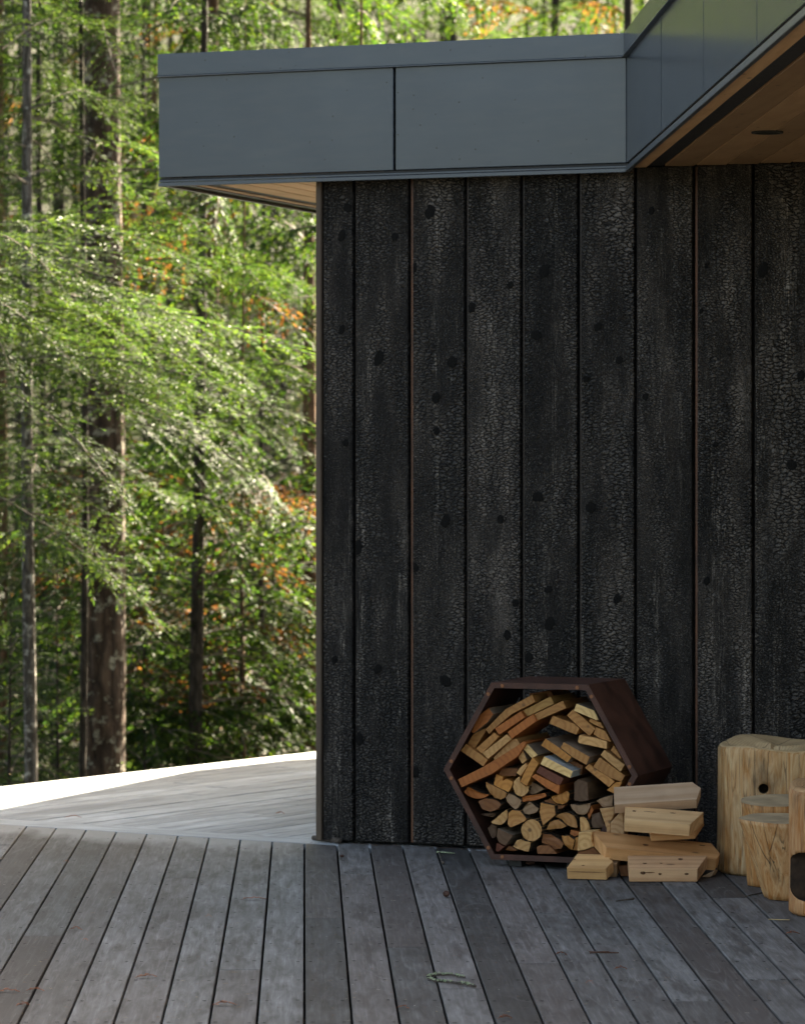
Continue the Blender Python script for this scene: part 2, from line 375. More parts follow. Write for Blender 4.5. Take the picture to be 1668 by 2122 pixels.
for (kx, ky, rx, ry) in KN:
    s, z = onwall(kx, ky)
    hit = [q for q in boards if q[0] < s < q[1]]
    if not hit: continue
    a0, a1, b, dz = hit[0]
    k = 575.0; n = 18; prof = [(1.0, 0.0003), (0.84, 0.0022), (0.66, 0.0010), (0.4, 0.0030), (0.12, 0.0012)]; jag = [rng.uniform(-0.13, 0.13) for _ in range(n)]
    tilt = rng.uniform(-0.5, 0.5); V, F = [], []
    for (f, hgt) in prof:
        for j in range(n):
            t = 2 * math.pi * j / n; w = 1 + 0.10 * math.sin(2 * t + tilt * 5) + jag[j] * f
            ca, sa = math.cos(t) * rx / k * w * f * 1.1, math.sin(t) * ry / k * w * f
            ps = min(max(s + ca * math.cos(tilt) - sa * math.sin(tilt), a0 + 0.002), a1 - 0.002)
            V.append(wl3(ps, z + ca * math.sin(tilt) + sa * math.cos(tilt), dz + hgt))
    for r_ in range(len(prof) - 1):
        F += [(r_ * n + j, r_ * n + (j + 1) % n, (r_ + 1) * n + (j + 1) % n, (r_ + 1) * n + j) for j in range(n)]
    F.append(tuple(range((len(prof) - 1) * n, len(prof) * n)))
    mk('knot', V, F, M['knot'], b, axw, smooth=True)
# --- wall core
core = [wl3(0.012, 0, -0.032), wl3(4.1, 0, -0.032), wl3(4.1, 0, -0.032) + EL * 6.8, wl3(0.012, 0, -0.032) + EL * 6.8]
mk('wall_core', *prism([p + UP * 0.005 for p in core], UP * (ZS + 0.04)), M['black'], house)
# --- roof slab
Gb = AL + EL * 7.8
plan = [AL - NW * 0.02 - NLE * 0.02, CB - NW * 0.02 - NR * 0.02 + U * 0.02, CB - NR * 0.02 + DR * 6.5, CB - NR * 7 + DR * 6.5, CB - NR * 7 - DR * 9, Gb + Vector((.79, .62, 0)) * 3.5, Gb - NLE * 0.02]
mk('roof_slab', *prism([Vector((p.x, p.y, ZS + 0.022)) for p in plan], UP * (zt['p1'] - ZS + 0.03)), M['black'], house)
# --- fascia: panels, cap, trim
axf = axes(U, z=UP); axr = axes(DR, z=UP)
def fbox(s0, s1, z0, z1, o0, o1): return wbox(s0, s1, z0, z1, OF + o0, OF + o1)
g_ = 0.008
mk('fascia_panel', *fbox(sA, sSeam - g_, zt['p0'], zt['p1'], -0.018, 0.0), M['metal'], house, axf, bevel=0.0025, segs=2)
mk('fascia_panel', *fbox(sSeam + g_ * 0.3, sB - 0.001, zt['p0'], zt['p1'], -0.018, 0.0), M['metal'], house, axf, bevel=0.0025, segs=2)
def capset(p0, dirv, nv, length, dzc, ext0=0.0, ext1=0.0):
    """coping, hem, trim along a fascia line that starts at p0"""
    L = dirv * (length + ext0 + ext1); s = p0 - dirv * ext0; ax_ = axes(dirv, z=UP)
    q = lambda z0, z1, o0, o1: boxvf(s + nv * o0 + UP * z0, L, nv * (o1 - o0), UP * (z1 - z0))
    mk('roof_coping', *hollow_merge([q(zt['c0'], zt['c1'] + dzc, -0.10, 0.012)]), M['metal'], house, ax_, bevel=0.002)
    mk('coping_hem', *q(zt['c0'] - 0.006, zt['c0'] - 0.0005, -0.01, 0.018), M['trim'], house, ax_, bevel=0.0015)
    mk('drip_trim', *hollow_merge([q(zt['trim0'], zt['trim1'] - 0.006, -0.010, 0.006), q(zt['trim1'] - 0.004, zt['trim1'] + 0.004, -0.03, 0.002)]), M['trim'], house, ax_, bevel=0.0015)
    mk('vent_strip', *q(zt['trim1'] + 0.002, zt['p0'] - 0.002, -0.03, -0.008), M['vent'], house, ax_)
capset(AL, U, NW, sB - sA, 0.0, 0.0, 0.004)
capset(CB, DR, NR, 6.55, 0.0015, 0.0, 0.0)
capset(AL - NLE * 0.02, EL, NLE, 7.8, 0.003, -0.004, 0.0)
for k in range(5):
    a = 1.31 * k + (0.012 if k else 0.002)
    mk('fascia_panel', *boxvf(CB + DR * a - NR * 0.018 + UP * zt['p0'], DR * (1.31 - 0.014), NR * 0.018, UP * (zt['p1'] - zt['p0'])), M['metal'], house, axr, bevel=0.0005)
for k in range(4):
    a = 1.9 * k + 0.002
    mk('fascia_panel', *boxvf(AL + EL * a - NLE * 0.018 + UP * zt['p0'], EL * (1.9 - 0.005), NLE * 0.016, UP * (zt['p1'] - zt['p0'])), M['metal'], house, axes(EL, z=UP), bevel=0.0025)
# --- soffit, left overhang: boards run with the left edge
def soffit_strip(p0, dirv, across, w0, w1, l0, l1, mat, tint, name='soffit_board', z0=ZS, th=0.018):
    mk(name, *boxvf(p0 + across * (w0 + 0.002) + dirv * l0 + UP * z0, dirv * (l1 - l0), across * (w1 - w0 - 0.004), UP * th), mat, house, axes(dirv, z=UP), bevel=0.0012, tint=tint)
def soffit_tint(): f = rng.uniform(0.8, 1.15); return (0.62 * f, 0.37 * f, 0.195 * f)
back = U * 0.0
p0 = AL - NW * 0.028
w = 0.03
soffit_strip(p0, EL, -NLE, 0.028, 0.09, 0.0, 7.6, M['soffit'], soffit_tint())
soffit_strip(p0, EL, -NLE, 0.09, 0.15, 0.0, 7.6, M['vent'], None, 'soffit_vent', ZS + 0.004)
w = 0.15
while w < 0.95:
    soffit_strip(p0, EL, -NLE, w + 0.003, w + 0.115, 0.0, 7.6, M['soffit'], tuple(min(0.85, c * 1.2) for c in soffit_tint())); w += 0.118  # tint lightened for the light bounced up from the sunlit deck
# --- soffit, right roof: boards run with the right fascia; the far ends stop over the cladding
soffit_len = lambda w_: 0.0
def wall_cut(w_):                                          # distance along -DR from the plan line to the cladding core
    base = CB - NR * w_; n = NW; t = ((O + NW * -0.03) - base).dot(n) / ((-DR).dot(n)); return t
def rs(w0, w1, mat, tint, name='soffit_board', z0=ZS):
    e = min(wall_cut(w0), wall_cut(w1)) - 0.002
    soffit_strip(CB + UP * 0, DR, -NR, w0, w1, -e, 6.4, mat, tint, name, z0)
rs(0.011, 0.085, M['soffit'], soffit_tint()); rs(0.085, 0.147, M['vent'], None, 'soffit_vent', ZS + 0.004)
w = 0.147
while w < 2.6: rs(w, w + 0.118, M['soffit'], (lambda k_: tuple(c * k_ for c in soffit_tint()))(rng.uniform(0.55, 0.85))); w += 0.118  # same wood as the left overhang, its shade put into a darker tint
# --- recessed light in the soffit
ld = (ZS - EYE) * FPX / (HOR - 272); lp = at(1590, 272, ld)
def ring(c, r0, r1, z0, z1, n=28):
    V, F = [], []
    for k in range(n):
        t = 2 * math.pi * k / n; cx, sy = math.cos(t), math.sin(t)
        V += [c + Vector((cx * r1, sy * r1, z1)), c + Vector((cx * r1, sy * r1, z0)), c + Vector((cx * r0, sy * r0, z0)), c + Vector((cx * r0, sy * r0, z1))]
    for k in range(n):
        a, b = 4 * k, 4 * ((k + 1) % n)
        F += [(a + j, a + (j + 1) % 4, b + (j + 1) % 4, b + j) for j in range(4)]
    return V, F
lamp = mk('recessed_light', *ring(lp, 0.044, 0.056, -0.006, 0.006), M['vent'], house, smooth=False)
mk('lamp_baffle', *prism([lp + Vector((math.cos(t) * 0.045, math.sin(t) * 0.045, -0.002)) for t in np.linspace(0, 2 * math.pi, 24, endpoint=False)], (0, 0, 0.003)), M['black'], lamp)

# ================================================================== decks
deck = empty('deck', gnd(631, 1900), kind='structure')
S0, S1 = gnd(0, 1709), gnd(650, 1750); T0, T1 = gnd(0, 1697), gnd(650, 1741)
sdir = (S1 - S0).normalized(); sn = Vector((-sdir.y, sdir.x, 0))          # sn points away from the viewer
if sn.y < 0: sn = -sn
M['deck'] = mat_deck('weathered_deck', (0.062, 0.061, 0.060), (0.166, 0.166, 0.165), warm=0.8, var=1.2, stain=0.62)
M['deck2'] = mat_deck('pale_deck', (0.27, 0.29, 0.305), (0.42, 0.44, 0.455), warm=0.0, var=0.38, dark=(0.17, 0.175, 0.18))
D1 = Vector((ray(631, HOR).x, 1, 0)).normalized(); X1 = Vector((D1.y, -D1.x, 0))
g0 = gnd(631, 2122); pitch = (gnd(730, 2122) - g0).dot(X1)
def hit(p, d, q, e):                       # parameter t with p + d t on the line q + e s
    n = Vector((-e.y, e.x, 0)); return (q - p).dot(n) / d.dot(n)
def far_end(p):                            # deck boards stop at the border strip or run in under the wall
    a = hit(p, D1, S0 - sn * 0.004, sdir); b = hit(p, D1, wl3(0, 0, -0.06), U)
    return min(a, max(b, a)) if (p + D1 * a).x < O.x - 0.02 else b
joints = [(1154, 1893), (1278, 1959), (1417, 1923), (1122, 1997), (1438, 2076), (1592, 2031), (1520, 1861), (672, 1903.5), (848, 1964), (738, 1812), (95, 1941), (378, 1820), (18, 1752), (960, 2050), (500, 2010), (1350, 1835)]
JK = {}
for (jx, jy) in joints:
    p = gnd(jx, jy) - g0; JK.setdefault(math.floor(p.dot(X1) / pitch), []).append(p.dot(D1))
rng = random.Random(11); gapd = 0.0075
screws = []
rows = [9.926 + 0.4085 * j for j in range(-8, 16)]
for k in range(-26, 30):
    a = g0 + X1 * (pitch * k + gapd / 2); b = g0 + X1 * (pitch * (k + 1) - gapd / 2)
    fa, fb = far_end(a), far_end(b)
    near = -4.6
    cuts = sorted(JK.get(k, []))
    if not cuts: cuts = [rng.choice([rng.uniform(-3.4, -0.6), rng.uniform(-3, -0.3)])]
    elif cuts[0] > 0: cuts = [rng.uniform(-3.8, -1.2)] + cuts
    lim = [(near, near)] + [(c, c) for c in cuts if c < min(fa, fb) - 0.1] + [(fa, fb)]
    for (l0, l1) in zip(lim[:-1], lim[1:]):
        z = rng.uniform(-0.0008, 0.0008); e0, e1 = (0.0015 if l0[0] > near else 0), 0.0015
        P = [a + D1 * (l0[0] + e0), b + D1 * (l0[1] + e0), b + D1 * (l1[1] - e1), a + D1 * (l1[0] - e1)]
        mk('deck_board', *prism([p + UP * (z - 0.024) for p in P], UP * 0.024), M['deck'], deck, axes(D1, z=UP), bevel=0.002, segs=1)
    for r_ in rows:
        for q in (0.021, pitch - 0.021):
            p = g0 + X1 * (pitch * k + q + rng.uniform(-.004, .004)); t = (r_ - p.y) / D1.y + rng.uniform(-0.012, 0.012)
            if t < min(fa, fb) - 0.02: screws.append(p + D1 * t)
def discs(pts, r, z, n=7):
    V, F = [], []
    for p in pts:
        b = len(V); V += [Vector((p.x + math.cos(6.283 * j / n) * r, p.y + math.sin(6.283 * j / n) * r, z)) for j in range(n)]; F.append(tuple(range(b, b + n)))
    return V, F
s_ = mk('deck_screws', *discs(screws, 0.0062, 0.0016), M['black'], deck); s_['kind'] = 'stuff'
# a dark sheet below the boards stands in for the shade in the gaps
# border strip
for (e0, e1) in ((-4.2, -1.9), (-1.897, 1.9)):
    P = [S0 + sdir * e0 , S0 + sdir * e1, T0 + sdir * e1, T0 + sdir * e0]
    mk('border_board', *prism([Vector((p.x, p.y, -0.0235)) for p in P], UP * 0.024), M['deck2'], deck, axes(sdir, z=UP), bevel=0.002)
# back deck
E0, E1 = gnd(0, 1632), gnd(653, 1559); D2 = (E1 - E0).normalized(); X2 = Vector((D2.y, -D2.x, 0))   # X2 points to the viewer side
tdir = (T1 - T0).normalized()
k = 0; w2 = 0.131
while k < 46:
    a = E0 + X2 * (w2 * k + 0.0045); b = E0 + X2 * (w2 * (k + 1) - 0.0045)
    ta, tb = hit(a, D2, T0 + sn * 0.004, tdir), hit(b, D2, T0 + sn * 0.004, tdir)
    lo = max(-6.0, -6.0)
    la, lb = (ta, tb)
    if min(la, lb) < -5.5: la = lb = -5.5
    end = 6.5
    c0 = rng.uniform(0.3, 2.2) + max(la, lb)
    lim = [(la, lb)]
    c = c0
    while c < end - 0.5:
        lim.append((c, c)); c += rng.uniform(2.0, 3.6)
    lim.append((end, end))
    for (l0, l1) in zip(lim[:-1], lim[1:]):
        z = rng.uniform(-0.001, 0.001)
        P = [a + D2 * (l0[0] + 0.001), b + D2 * (l0[1] + 0.001), b + D2 * (l1[1] - 0.001), a + D2 * (l1[0] - 0.001)]
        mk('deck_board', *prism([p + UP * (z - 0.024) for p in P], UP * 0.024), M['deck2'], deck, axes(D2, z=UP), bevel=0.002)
    k += 1
sheet = [Vector((-4.6, 5, -0.12)), Vector((5.6, 5, -0.12)), Vector((5.6, 22, -0.12)), E0 + D2 * 6.3 + X2 * 0.06 - UP * 0.12, E0 - D2 * 4.0 + X2 * 0.06 - UP * 0.12]
mk('gap_shade_sheet', *prism(sheet, UP * 0.02), M['under'], deck)  # one continuous dark sheet, the shade under the boards put in as colour
mk('rim_joist', *boxvf(E0 - D2 * 5.5 - X2 * 0.03 + UP * -0.26, D2 * 12, X2 * 0.03, UP * 0.258), M['deck2'], deck, axes(D2, z=UP))

# ================================================================== firewood rack
dF = 1.5 * FPX / (1785 - HOR); OR_ = (at(1120, 1785, dF) - O).dot(NW)
sl, sr = onwall(919, 1594, OR_)[0], onwall(1321.5, 1608, OR_)[0]
HA = (sr - sl) / 2; HC = (sl + sr) / 2; HZ = 0.028 + HA * math.sqrt(3) / 2; RD = 0.44
rack = empty('firewood_rack', wl3(HC, 0, OR_ - RD / 2), 'hexagonal rust-brown steel firewood rack against the charred wall', 'rack')
def hv(i, inset=0.0, o=0.0):
    r = HA - inset * 2 / math.sqrt(3); t = math.radians(60 * i)
    return wl3(HC + r * math.cos(t), HZ + r * math.sin(t), OR_ + o)
for i in range(6):
    j = i + 1
    plate = prism([hv(i), hv(j), hv(j, 0.004), hv(i, 0.004)], NW * -RD)
    fl = prism([hv(i, 0.0042), hv(j, 0.0042), hv(j, 0.021), hv(i, 0.021)], NW * -0.004)
    d = (hv(j) - hv(i)).normalized()
    pn = mk('rack_panel', *hollow_merge([plate, fl]), M['rack'], rack, axes(d, z=NW))
    for f in (0.10, 0.90):
        c = hv(i, 0.012, 0.0025).lerp(hv(j, 0.012, 0.0025), f)
        V = [c + (U * math.cos(t) + UP * math.sin(t)) * 0.0075 for t in np.linspace(0, 2 * math.pi, 10, endpoint=False)]
        mk('screw', *prism(V, NW * -0.003), M['rust'], pn, bevel=0.001)
for f in (0.2, 0.8):
    c = hv(4).lerp(hv(5), f)
    mk('rack_foot', *boxvf(c - U * 0.025 - NW * 0.05 + UP * (0.001 - c.z), U * 0.05, NW * -0.30, UP * (c.z - 0.0015)), M['vent'], rack)

# ------------------------------------------------------------------ firewood in the rack
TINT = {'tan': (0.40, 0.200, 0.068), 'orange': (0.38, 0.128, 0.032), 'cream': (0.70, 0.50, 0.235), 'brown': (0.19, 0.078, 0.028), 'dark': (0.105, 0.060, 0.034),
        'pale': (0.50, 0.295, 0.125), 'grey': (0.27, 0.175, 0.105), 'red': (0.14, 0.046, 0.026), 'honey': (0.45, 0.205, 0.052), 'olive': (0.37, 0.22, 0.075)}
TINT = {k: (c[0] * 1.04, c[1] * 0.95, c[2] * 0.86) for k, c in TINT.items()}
REG = {1: (910, 1400, 7.943), 2: (1100, 1400, 7.943), 3: (940, 1590, 7.943), 4: (1100, 1580, 7.943), 5: (1160, 1610, 4.766)}
def circ(cx, cy, rx, ry, n=18, seed=0):
    r = random.Random(seed); return [(cx + rx * math.cos(6.2832 * i / n) * (1 + r.uniform(-.03, .03)), cy + ry * math.sin(6.2832 * i / n) * (1 + r.uniform(-.03, .03))) for i in range(n)]
# region, outline of the sawn end in crop coordinates, how far it stands in from the rack's front, tint, side, label
LOGS = [
 (1, [(525, 925), (655, 660), (815, 535), (885, 640), (800, 770), (560, 955)], 0.03, 'orange', 'grey', 'thick orange-ended plank leaning on the upper left rim of the rack'),
 (1, [(765, 885), (1090, 560), (1530, 320), (1578, 440), (1190, 640), (905, 880), (820, 968)], 0.04, 'tan', 'wood', 'long tan plank second from the upper left rim, reaching to the top'),
 (1, [(915, 875), (1345, 590), (1415, 690), (985, 980)], 0.03, 'orange', 'wood', 'orange rough-sawn plank end in the middle of the upper left fan'),
 (1, [(1125, 935), (1430, 710), (1545, 640), (1605, 750), (1190, 1045)], 0.035, 'orange', 'wood', 'deep orange plank end at the inner edge of the upper left fan'),
 (2, [(-130, 575), (325, 345), (378, 468), (45, 628), (-75, 685)], 0.06, 'olive', 'wood', 'greenish tan plank end near the top centre of the rack'),
 (2, [(45, 645), (525, 415), (578, 540), (100, 745)], 0.05, 'tan', 'wood', 'tan plank end with curved rings at the top centre of the rack'),
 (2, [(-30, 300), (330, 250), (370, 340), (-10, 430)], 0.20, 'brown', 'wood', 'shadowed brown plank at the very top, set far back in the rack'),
 (1, [(465, 1120), (560, 965), (765, 868), (780, 900), (585, 1200)], 0.06, 'tan', 'wood', 'tan wedge of plank beside the left rim, below the orange plank'),
 (1, [(605, 1205), (905, 938), (960, 985), (985, 1010), (705, 1290)], 0.05, 'tan', 'wood', 'tan ringed plank end above the pale one in the left of the rack'),
 (1, [(712, 1280), (1110, 970), (1190, 1050), (800, 1380)], 0.03, 'pale', 'wood', 'pale plank end with clear bullseye rings in the left of the rack'),
 (1, [(890, 1355), (1195, 1060), (1270, 1040), (1325, 1125), (1240, 1200), (920, 1415)], 0.05, 'pale', 'wood', 'pale knotty plank end under the bullseye plank'),
 (1, [(350, 1240), (440, 1130), (800, 1390), (725, 1500)], 0.03, 'tan', 'wood', 'tan plank sloping down to the right in the left corner of the rack'),
 (1, [(305, 1716), (720, 1510), (1230, 1195), (1390, 1085), (1440, 1110), (1290, 1335), (870, 1620), (365, 1845)], 0.0, 'orange', 'wood', 'long orange board with a dark knothole crossing the left of the rack'),
 (3, [(735, 145), (790, 20), (1060, 20), (1035, 95), (1020, 150)], 0.05, 'brown', 'grey', 'dull brown block right of the long knotted board'),
 (1, [(1285, 1315), (1375, 1225), (1440, 1395), (1365, 1460)], 0.02, 'pale', 'grey', 'small pale block end below the cream one, centre left'),
 (1, [(1370, 1195), (1450, 1130), (1620, 1310), (1530, 1370)], 0.02, 'cream', 'grey', 'cream block end with grey top, centre of the rack'),
 (2, [(165, 1155), (240, 1040), (470, 1195), (665, 1345), (600, 1435), (400, 1300)], 0.02, 'honey', 'grey', 'rough honey-coloured plank end with a grey top, centre of the rack'),
 (2, [(485, 1190), (540, 1100), (970, 1345), (910, 1475), (690, 1350)], 0.02, 'tan', 'grey', 'thick tan beam end with a broad grey top, right of centre'),
 (2, [(300, 790), (360, 665), (720, 800), (800, 870), (745, 975), (620, 930)], 0.05, 'tan', 'wood', 'tan plank end tilted under the top gap, right of centre'),
 (2, [(595, 660), (690, 560), (800, 645), (1062, 880), (965, 1000), (805, 865)], 0.04, 'tan', 'wood', 'steeply tilted tan plank end under the cream one'),
 (2, [(705, 580), (750, 465), (1040, 580), (1115, 735), (1080, 740)], 0.02, 'cream', 'grey', 'cream new-cut plank at the upper right rim of the rack'),
 (2, [(955, 760), (975, 708), (1150, 775), (1205, 880), (1090, 835)], 0.04, 'tan', 'wood', 'thin tan plank end just below the cream plank at the right rim'),
 (2, [(1030, 970), (1075, 852), (1230, 920), (1320, 1095), (1150, 1045)], 0.04, 'tan', 'wood', 'squared tan plank end against the middle of the upper right rim'),
 (2, [(772, 1075), (800, 982), (1080, 1033), (1255, 1092), (1245, 1212), (790, 1115)], 0.03, 'pale', 'wood', 'flat pale plank end with a half ring, right of centre'),
 (2, [(1145, 1312), (1210, 1224), (1545, 1475), (1475, 1588)], 0.03, 'pale', 'wood', 'pale speckled plank end sloping down at the right of the rack'),
 (4, [(1022, 78), (1130, -80), (1470, 165), (1545, 225), (1490, 328), (1310, 258)], 0.035, 'tan', 'wood', 'broad tan plank end with a round knot at the right of the rack'),
 (4, [(888, 92), (960, 25), (1018, 82), (1308, 262), (1378, 322), (1285, 413)], 0.035, 'tan', 'wood', 'broad dull tan plank end sloping above the dark split block'),
 (4, [(1248, 460), (1300, 418), (1392, 335), (1500, 328), (1470, 390), (1370, 520)], 0.03, 'honey', 'wood', 'small honey wedge at the right corner of the rack'),
 (2, [(1310, 1235), (1362, 1150), (1490, 1360), (1475, 1380)], 0.05, 'tan', 'wood', 'narrow tan sliver behind the right rim of the rack'),
 (4, [(158, 35), (215, -95), (690, 150), (648, 260)], -0.02, 'cream', 'blue', 'pale yellow plank with a blue-grey top on the middle of the stack'),
 (4, [(85, 165), (150, 62), (540, 268), (472, 382), (380, 340)], -0.005, 'red', 'wood', 'dark red-brown board under the pale yellow plank'),
 (4, [(10, 240), (75, 192), (380, 345), (478, 388), (455, 528), (250, 420)], 0.0, 'orange', 'wood', 'orange curved-grain board under the dark red-brown board'),
 (3, [(1095, 240), (1215, -20), (1300, -160), (1400, -60), (1295, 120), (1200, 316)], 0.0, 'honey', 'wood', 'upright honey-brown plank beside the pale yellow plank'),
 (3, [(1030, 95), (1090, 10), (1190, -70), (1212, -20), (1105, 150)], 0.02, 'pale', 'wood', 'small pale block left of the upright honey-brown plank'),
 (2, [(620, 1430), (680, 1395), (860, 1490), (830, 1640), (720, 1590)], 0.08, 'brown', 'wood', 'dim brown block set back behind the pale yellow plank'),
 (3, [(170, 410), (230, 322), (330, 372), (460, 430), (590, 457), (520, 500), (380, 528), (230, 480)], 0.04, 'orange', 'bark', 'dark orange half-round log at the left edge below the long board'),
 (3, [(530, 245), (650, 305), (760, 365), (872, 432), (850, 500), (770, 538), (680, 510), (590, 430), (530, 325)], 0.02, 'tan', 'bark', 'tan half-round log with its flat side facing up right'),
 (3, [(658, 290), (700, 118), (808, 162), (810, 232), (862, 192), (982, 248), (940, 360), (898, 415), (700, 322)], 0.03, 'honey', 'wood', 'yellow block end with a square notch sawn in its top'),
 (3, [(975, 330), (990, 235), (1060, 168), (1095, 160), (1098, 250), (1196, 322), (1240, 318), (1230, 400), (1170, 470), (1090, 485), (1010, 430)], 0.02, 'pale', 'bark', 'pale round log end partly behind the upright plank'),
 (3, [(1240, 430), (1250, 262), (1292, 245), (1500, 362), (1400, 420), (1290, 452)], 0.05, 'grey', 'bark', 'grey split log right of the upper round log'),
 (3, [(1125, 490), (1280, 465), (1500, 425), (1520, 490), (1400, 530), (1280, 558), (1132, 578)], 0.03, 'orange', 'bark', 'flat orange split log under the grey split one'),
 (3, [(855, 500), (910, 432), (1010, 480), (1115, 552), (1110, 610), (1030, 703), (960, 660), (880, 580)], 0.02, 'grey', 'bark', 'grey bark-covered log with white flecks, left centre of the stack'),
 (3, [(400, 565), (520, 512), (700, 545), (785, 622), (740, 700), (610, 738), (470, 690)], 0.03, 'brown', 'bark', 'reddish brown half-round log low on the left'),
 (3, [(440, 775), (620, 755), (700, 765), (650, 830), (500, 803)], 0.05, 'dark', 'bark', 'thin dark slab wedged low against the left side'),
 (3, [(612, 905), (740, 800), (875, 698), (885, 830), (850, 900), (780, 958), (640, 930)], 0.01, 'pale', 'bark', 'pale quarter-round log low on the left'),
 (3, [(885, 940), (900, 762), (960, 708), (1080, 722), (1150, 790), (1200, 862), (1160, 900), (940, 998)], 0.01, 'tan', 'bark', 'rough tan split log with white patches above the full round log'),
 (3, [(1135, 700), (1180, 630), (1250, 572), (1330, 630), (1400, 682), (1360, 750), (1250, 783), (1160, 768)], 0.03, 'grey', 'bark', 'frosted grey split log in the centre of the lower stack'),
 (4, [(142, 820), (165, 662), (280, 690), (385, 715), (395, 790), (402, 868), (300, 960), (200, 1048)], 0.015, 'tan', 'bark', 'large wedge-shaped split log in the lower middle'),
 (3, circ(1280, 1045, 168, 182, 20, 5), 0.0, 'pale', 'bark', 'full round pale log end in the bottom left of the stack'),
 (3, [(560, 1002), (620, 942), (700, 985), (698, 1150), (640, 1180), (580, 1082)], 0.03, 'dark', 'bark', 'dark bark-covered log in the lower left corner'),
 (3, [(705, 1145), (724, 1012), (975, 1128), (900, 1235), (850, 1298), (740, 1238)], 0.01, 'dark', 'greyw', 'charcoal-grey block with a paler sloping top, bottom left'),
 (3, [(705, 1250), (842, 1310), (735, 1400), (692, 1382)], 0.03, 'red', 'wood', 'small dark red wedge at the bottom left corner'),
 (3, [(845, 1370), (905, 1305), (965, 1318), (1060, 1372), (1000, 1392)], 0.03, 'brown', 'bark', 'low brown slab on the rack floor under the charcoal block'),
 (3, [(972, 1310), (1040, 1205), (1110, 1192), (1180, 1225), (1268, 1242), (1230, 1398), (1100, 1368)], 0.01, 'pale', 'bark', 'pale bark-flecked half log on the rack floor'),
 (4, [(182, 1330), (190, 1172), (330, 1192), (480, 1282), (505, 1310), (545, 1345), (500, 1430), (400, 1438), (310, 1365)], 0.02, 'brown', 'bark', 'brown split log lying near the rack floor, centre'),
 (4, [(502, 1212), (620, 1212), (720, 1282), (680, 1448), (590, 1400), (530, 1310)], 0.01, 'honey', 'bark', 'honey quarter log at the bottom right of the stack'),
 (4, [(97, 1400), (140, 1374), (300, 1374), (380, 1452), (425, 1508), (110, 1512)], 0.0, 'brown', 'wood', 'dark brown block flat on the rack floor, centre'),
 (4, [(248, 1120), (310, 985), (380, 955), (440, 948), (510, 990), (590, 1052), (500, 1093), (320, 1110)], 0.015, 'tan', 'bark', 'tan half log tucked under the large ringed half log'),
 (4, [(400, 905), (480, 850), (560, 832), (640, 845), (705, 885), (750, 970), (768, 1080), (700, 1078), (600, 1035), (520, 955)], 0.02, 'tan', 'bark', 'large ringed half-round log right of the wedge-shaped log'),
 (4, [(806, 908), (860, 902), (915, 935), (950, 992), (973, 1090), (940, 1138), (812, 1138)], 0.01, 'pale', 'bark', 'pale half-round log standing on edge, lower right'),
 (4, [(642, 692), (790, 712), (978, 672), (970, 750), (948, 810), (910, 850), (850, 873), (740, 840), (680, 780)], 0.02, 'grey', 'bark', 'whitish cracked half-round log, lower right of centre'),
 (4, [(332, 565), (440, 535), (480, 530), (590, 475), (638, 522), (630, 620), (590, 665), (520, 700), (420, 680), (360, 630)], 0.03, 'honey', 'bark', 'yellow round log end below the orange curved-grain board'),
 (4, [(712, 628), (712, 335), (780, 280), (930, 335), (948, 628), (830, 648)], 0.02, 'dark', 'brownw', 'big dark brown split block right of centre'),
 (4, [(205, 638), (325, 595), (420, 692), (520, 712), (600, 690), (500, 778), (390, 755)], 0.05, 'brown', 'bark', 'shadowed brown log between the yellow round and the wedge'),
 (4, [(932, 850), (990, 712), (1028, 790), (952, 948)], 0.03, 'orange', 'wood', 'thin orange splinter beside the whitish half-round log'),
 (4, [(985, 1000), (1000, 862), (1130, 825), (1200, 1010), (1200, 1083), (1020, 1078)], 0.02, 'dark', 'bark', 'dark weathered log at the right end of the stack'),
 (4, [(1072, 640), (1190, 582), (1350, 545), (1340, 728), (1180, 738)], 0.02, 'grey', 'bark', 'grey fibrous split log behind the loose offcuts'),
 (4, [(655, 1112), (798, 1145), (790, 1190), (720, 1228), (642, 1182)], 0.03, 'orange', 'wood', 'orange-brown chunk under the ringed half log'),
 (4, [(732, 1243), (782, 1235), (770, 1450), (692, 1450)], 0.02, 'honey', 'wood', 'narrow honey strip next to the loose offcuts'),
]
M['greyw'] = mat_plain('weathered_wood', (0.23, 0.165, 0.115), 0.7, 0.3, 0.35, 18, 0.5, 0.001, stretch=(0.2, 2, 2))
M['bluew'] = mat_plain('weathered_new_wood', (0.36, 0.38, 0.38), 0.6, 0.3, 0.2, 18, 0.3, 0.001, stretch=(0.2, 2, 2))
M['brownw'] = mat_plain('brown_split_wood', (0.13, 0.075, 0.04), 0.8, 0.2, 0.5, 22, 0.8, 0.003, stretch=(0.25, 2, 2))
rng = random.Random(7)
def onrack(px, py, inset):
    s, z = onwall(px, py, OR_ - inset); return s, z
def inside_hex(s, z, m=0.006):
    """pull a point back inside the rack's sheet"""
    x, y = s - HC, z - HZ; lim = HA * math.sqrt(3) / 2 - m
    for i in range(6):
        t = math.radians(30 + 60 * i); d = x * math.cos(t) + y * math.sin(t)
        if d > lim: x -= (d - lim) * math.cos(t); y -= (d - lim) * math.sin(t)
    return HC + x, HZ + y
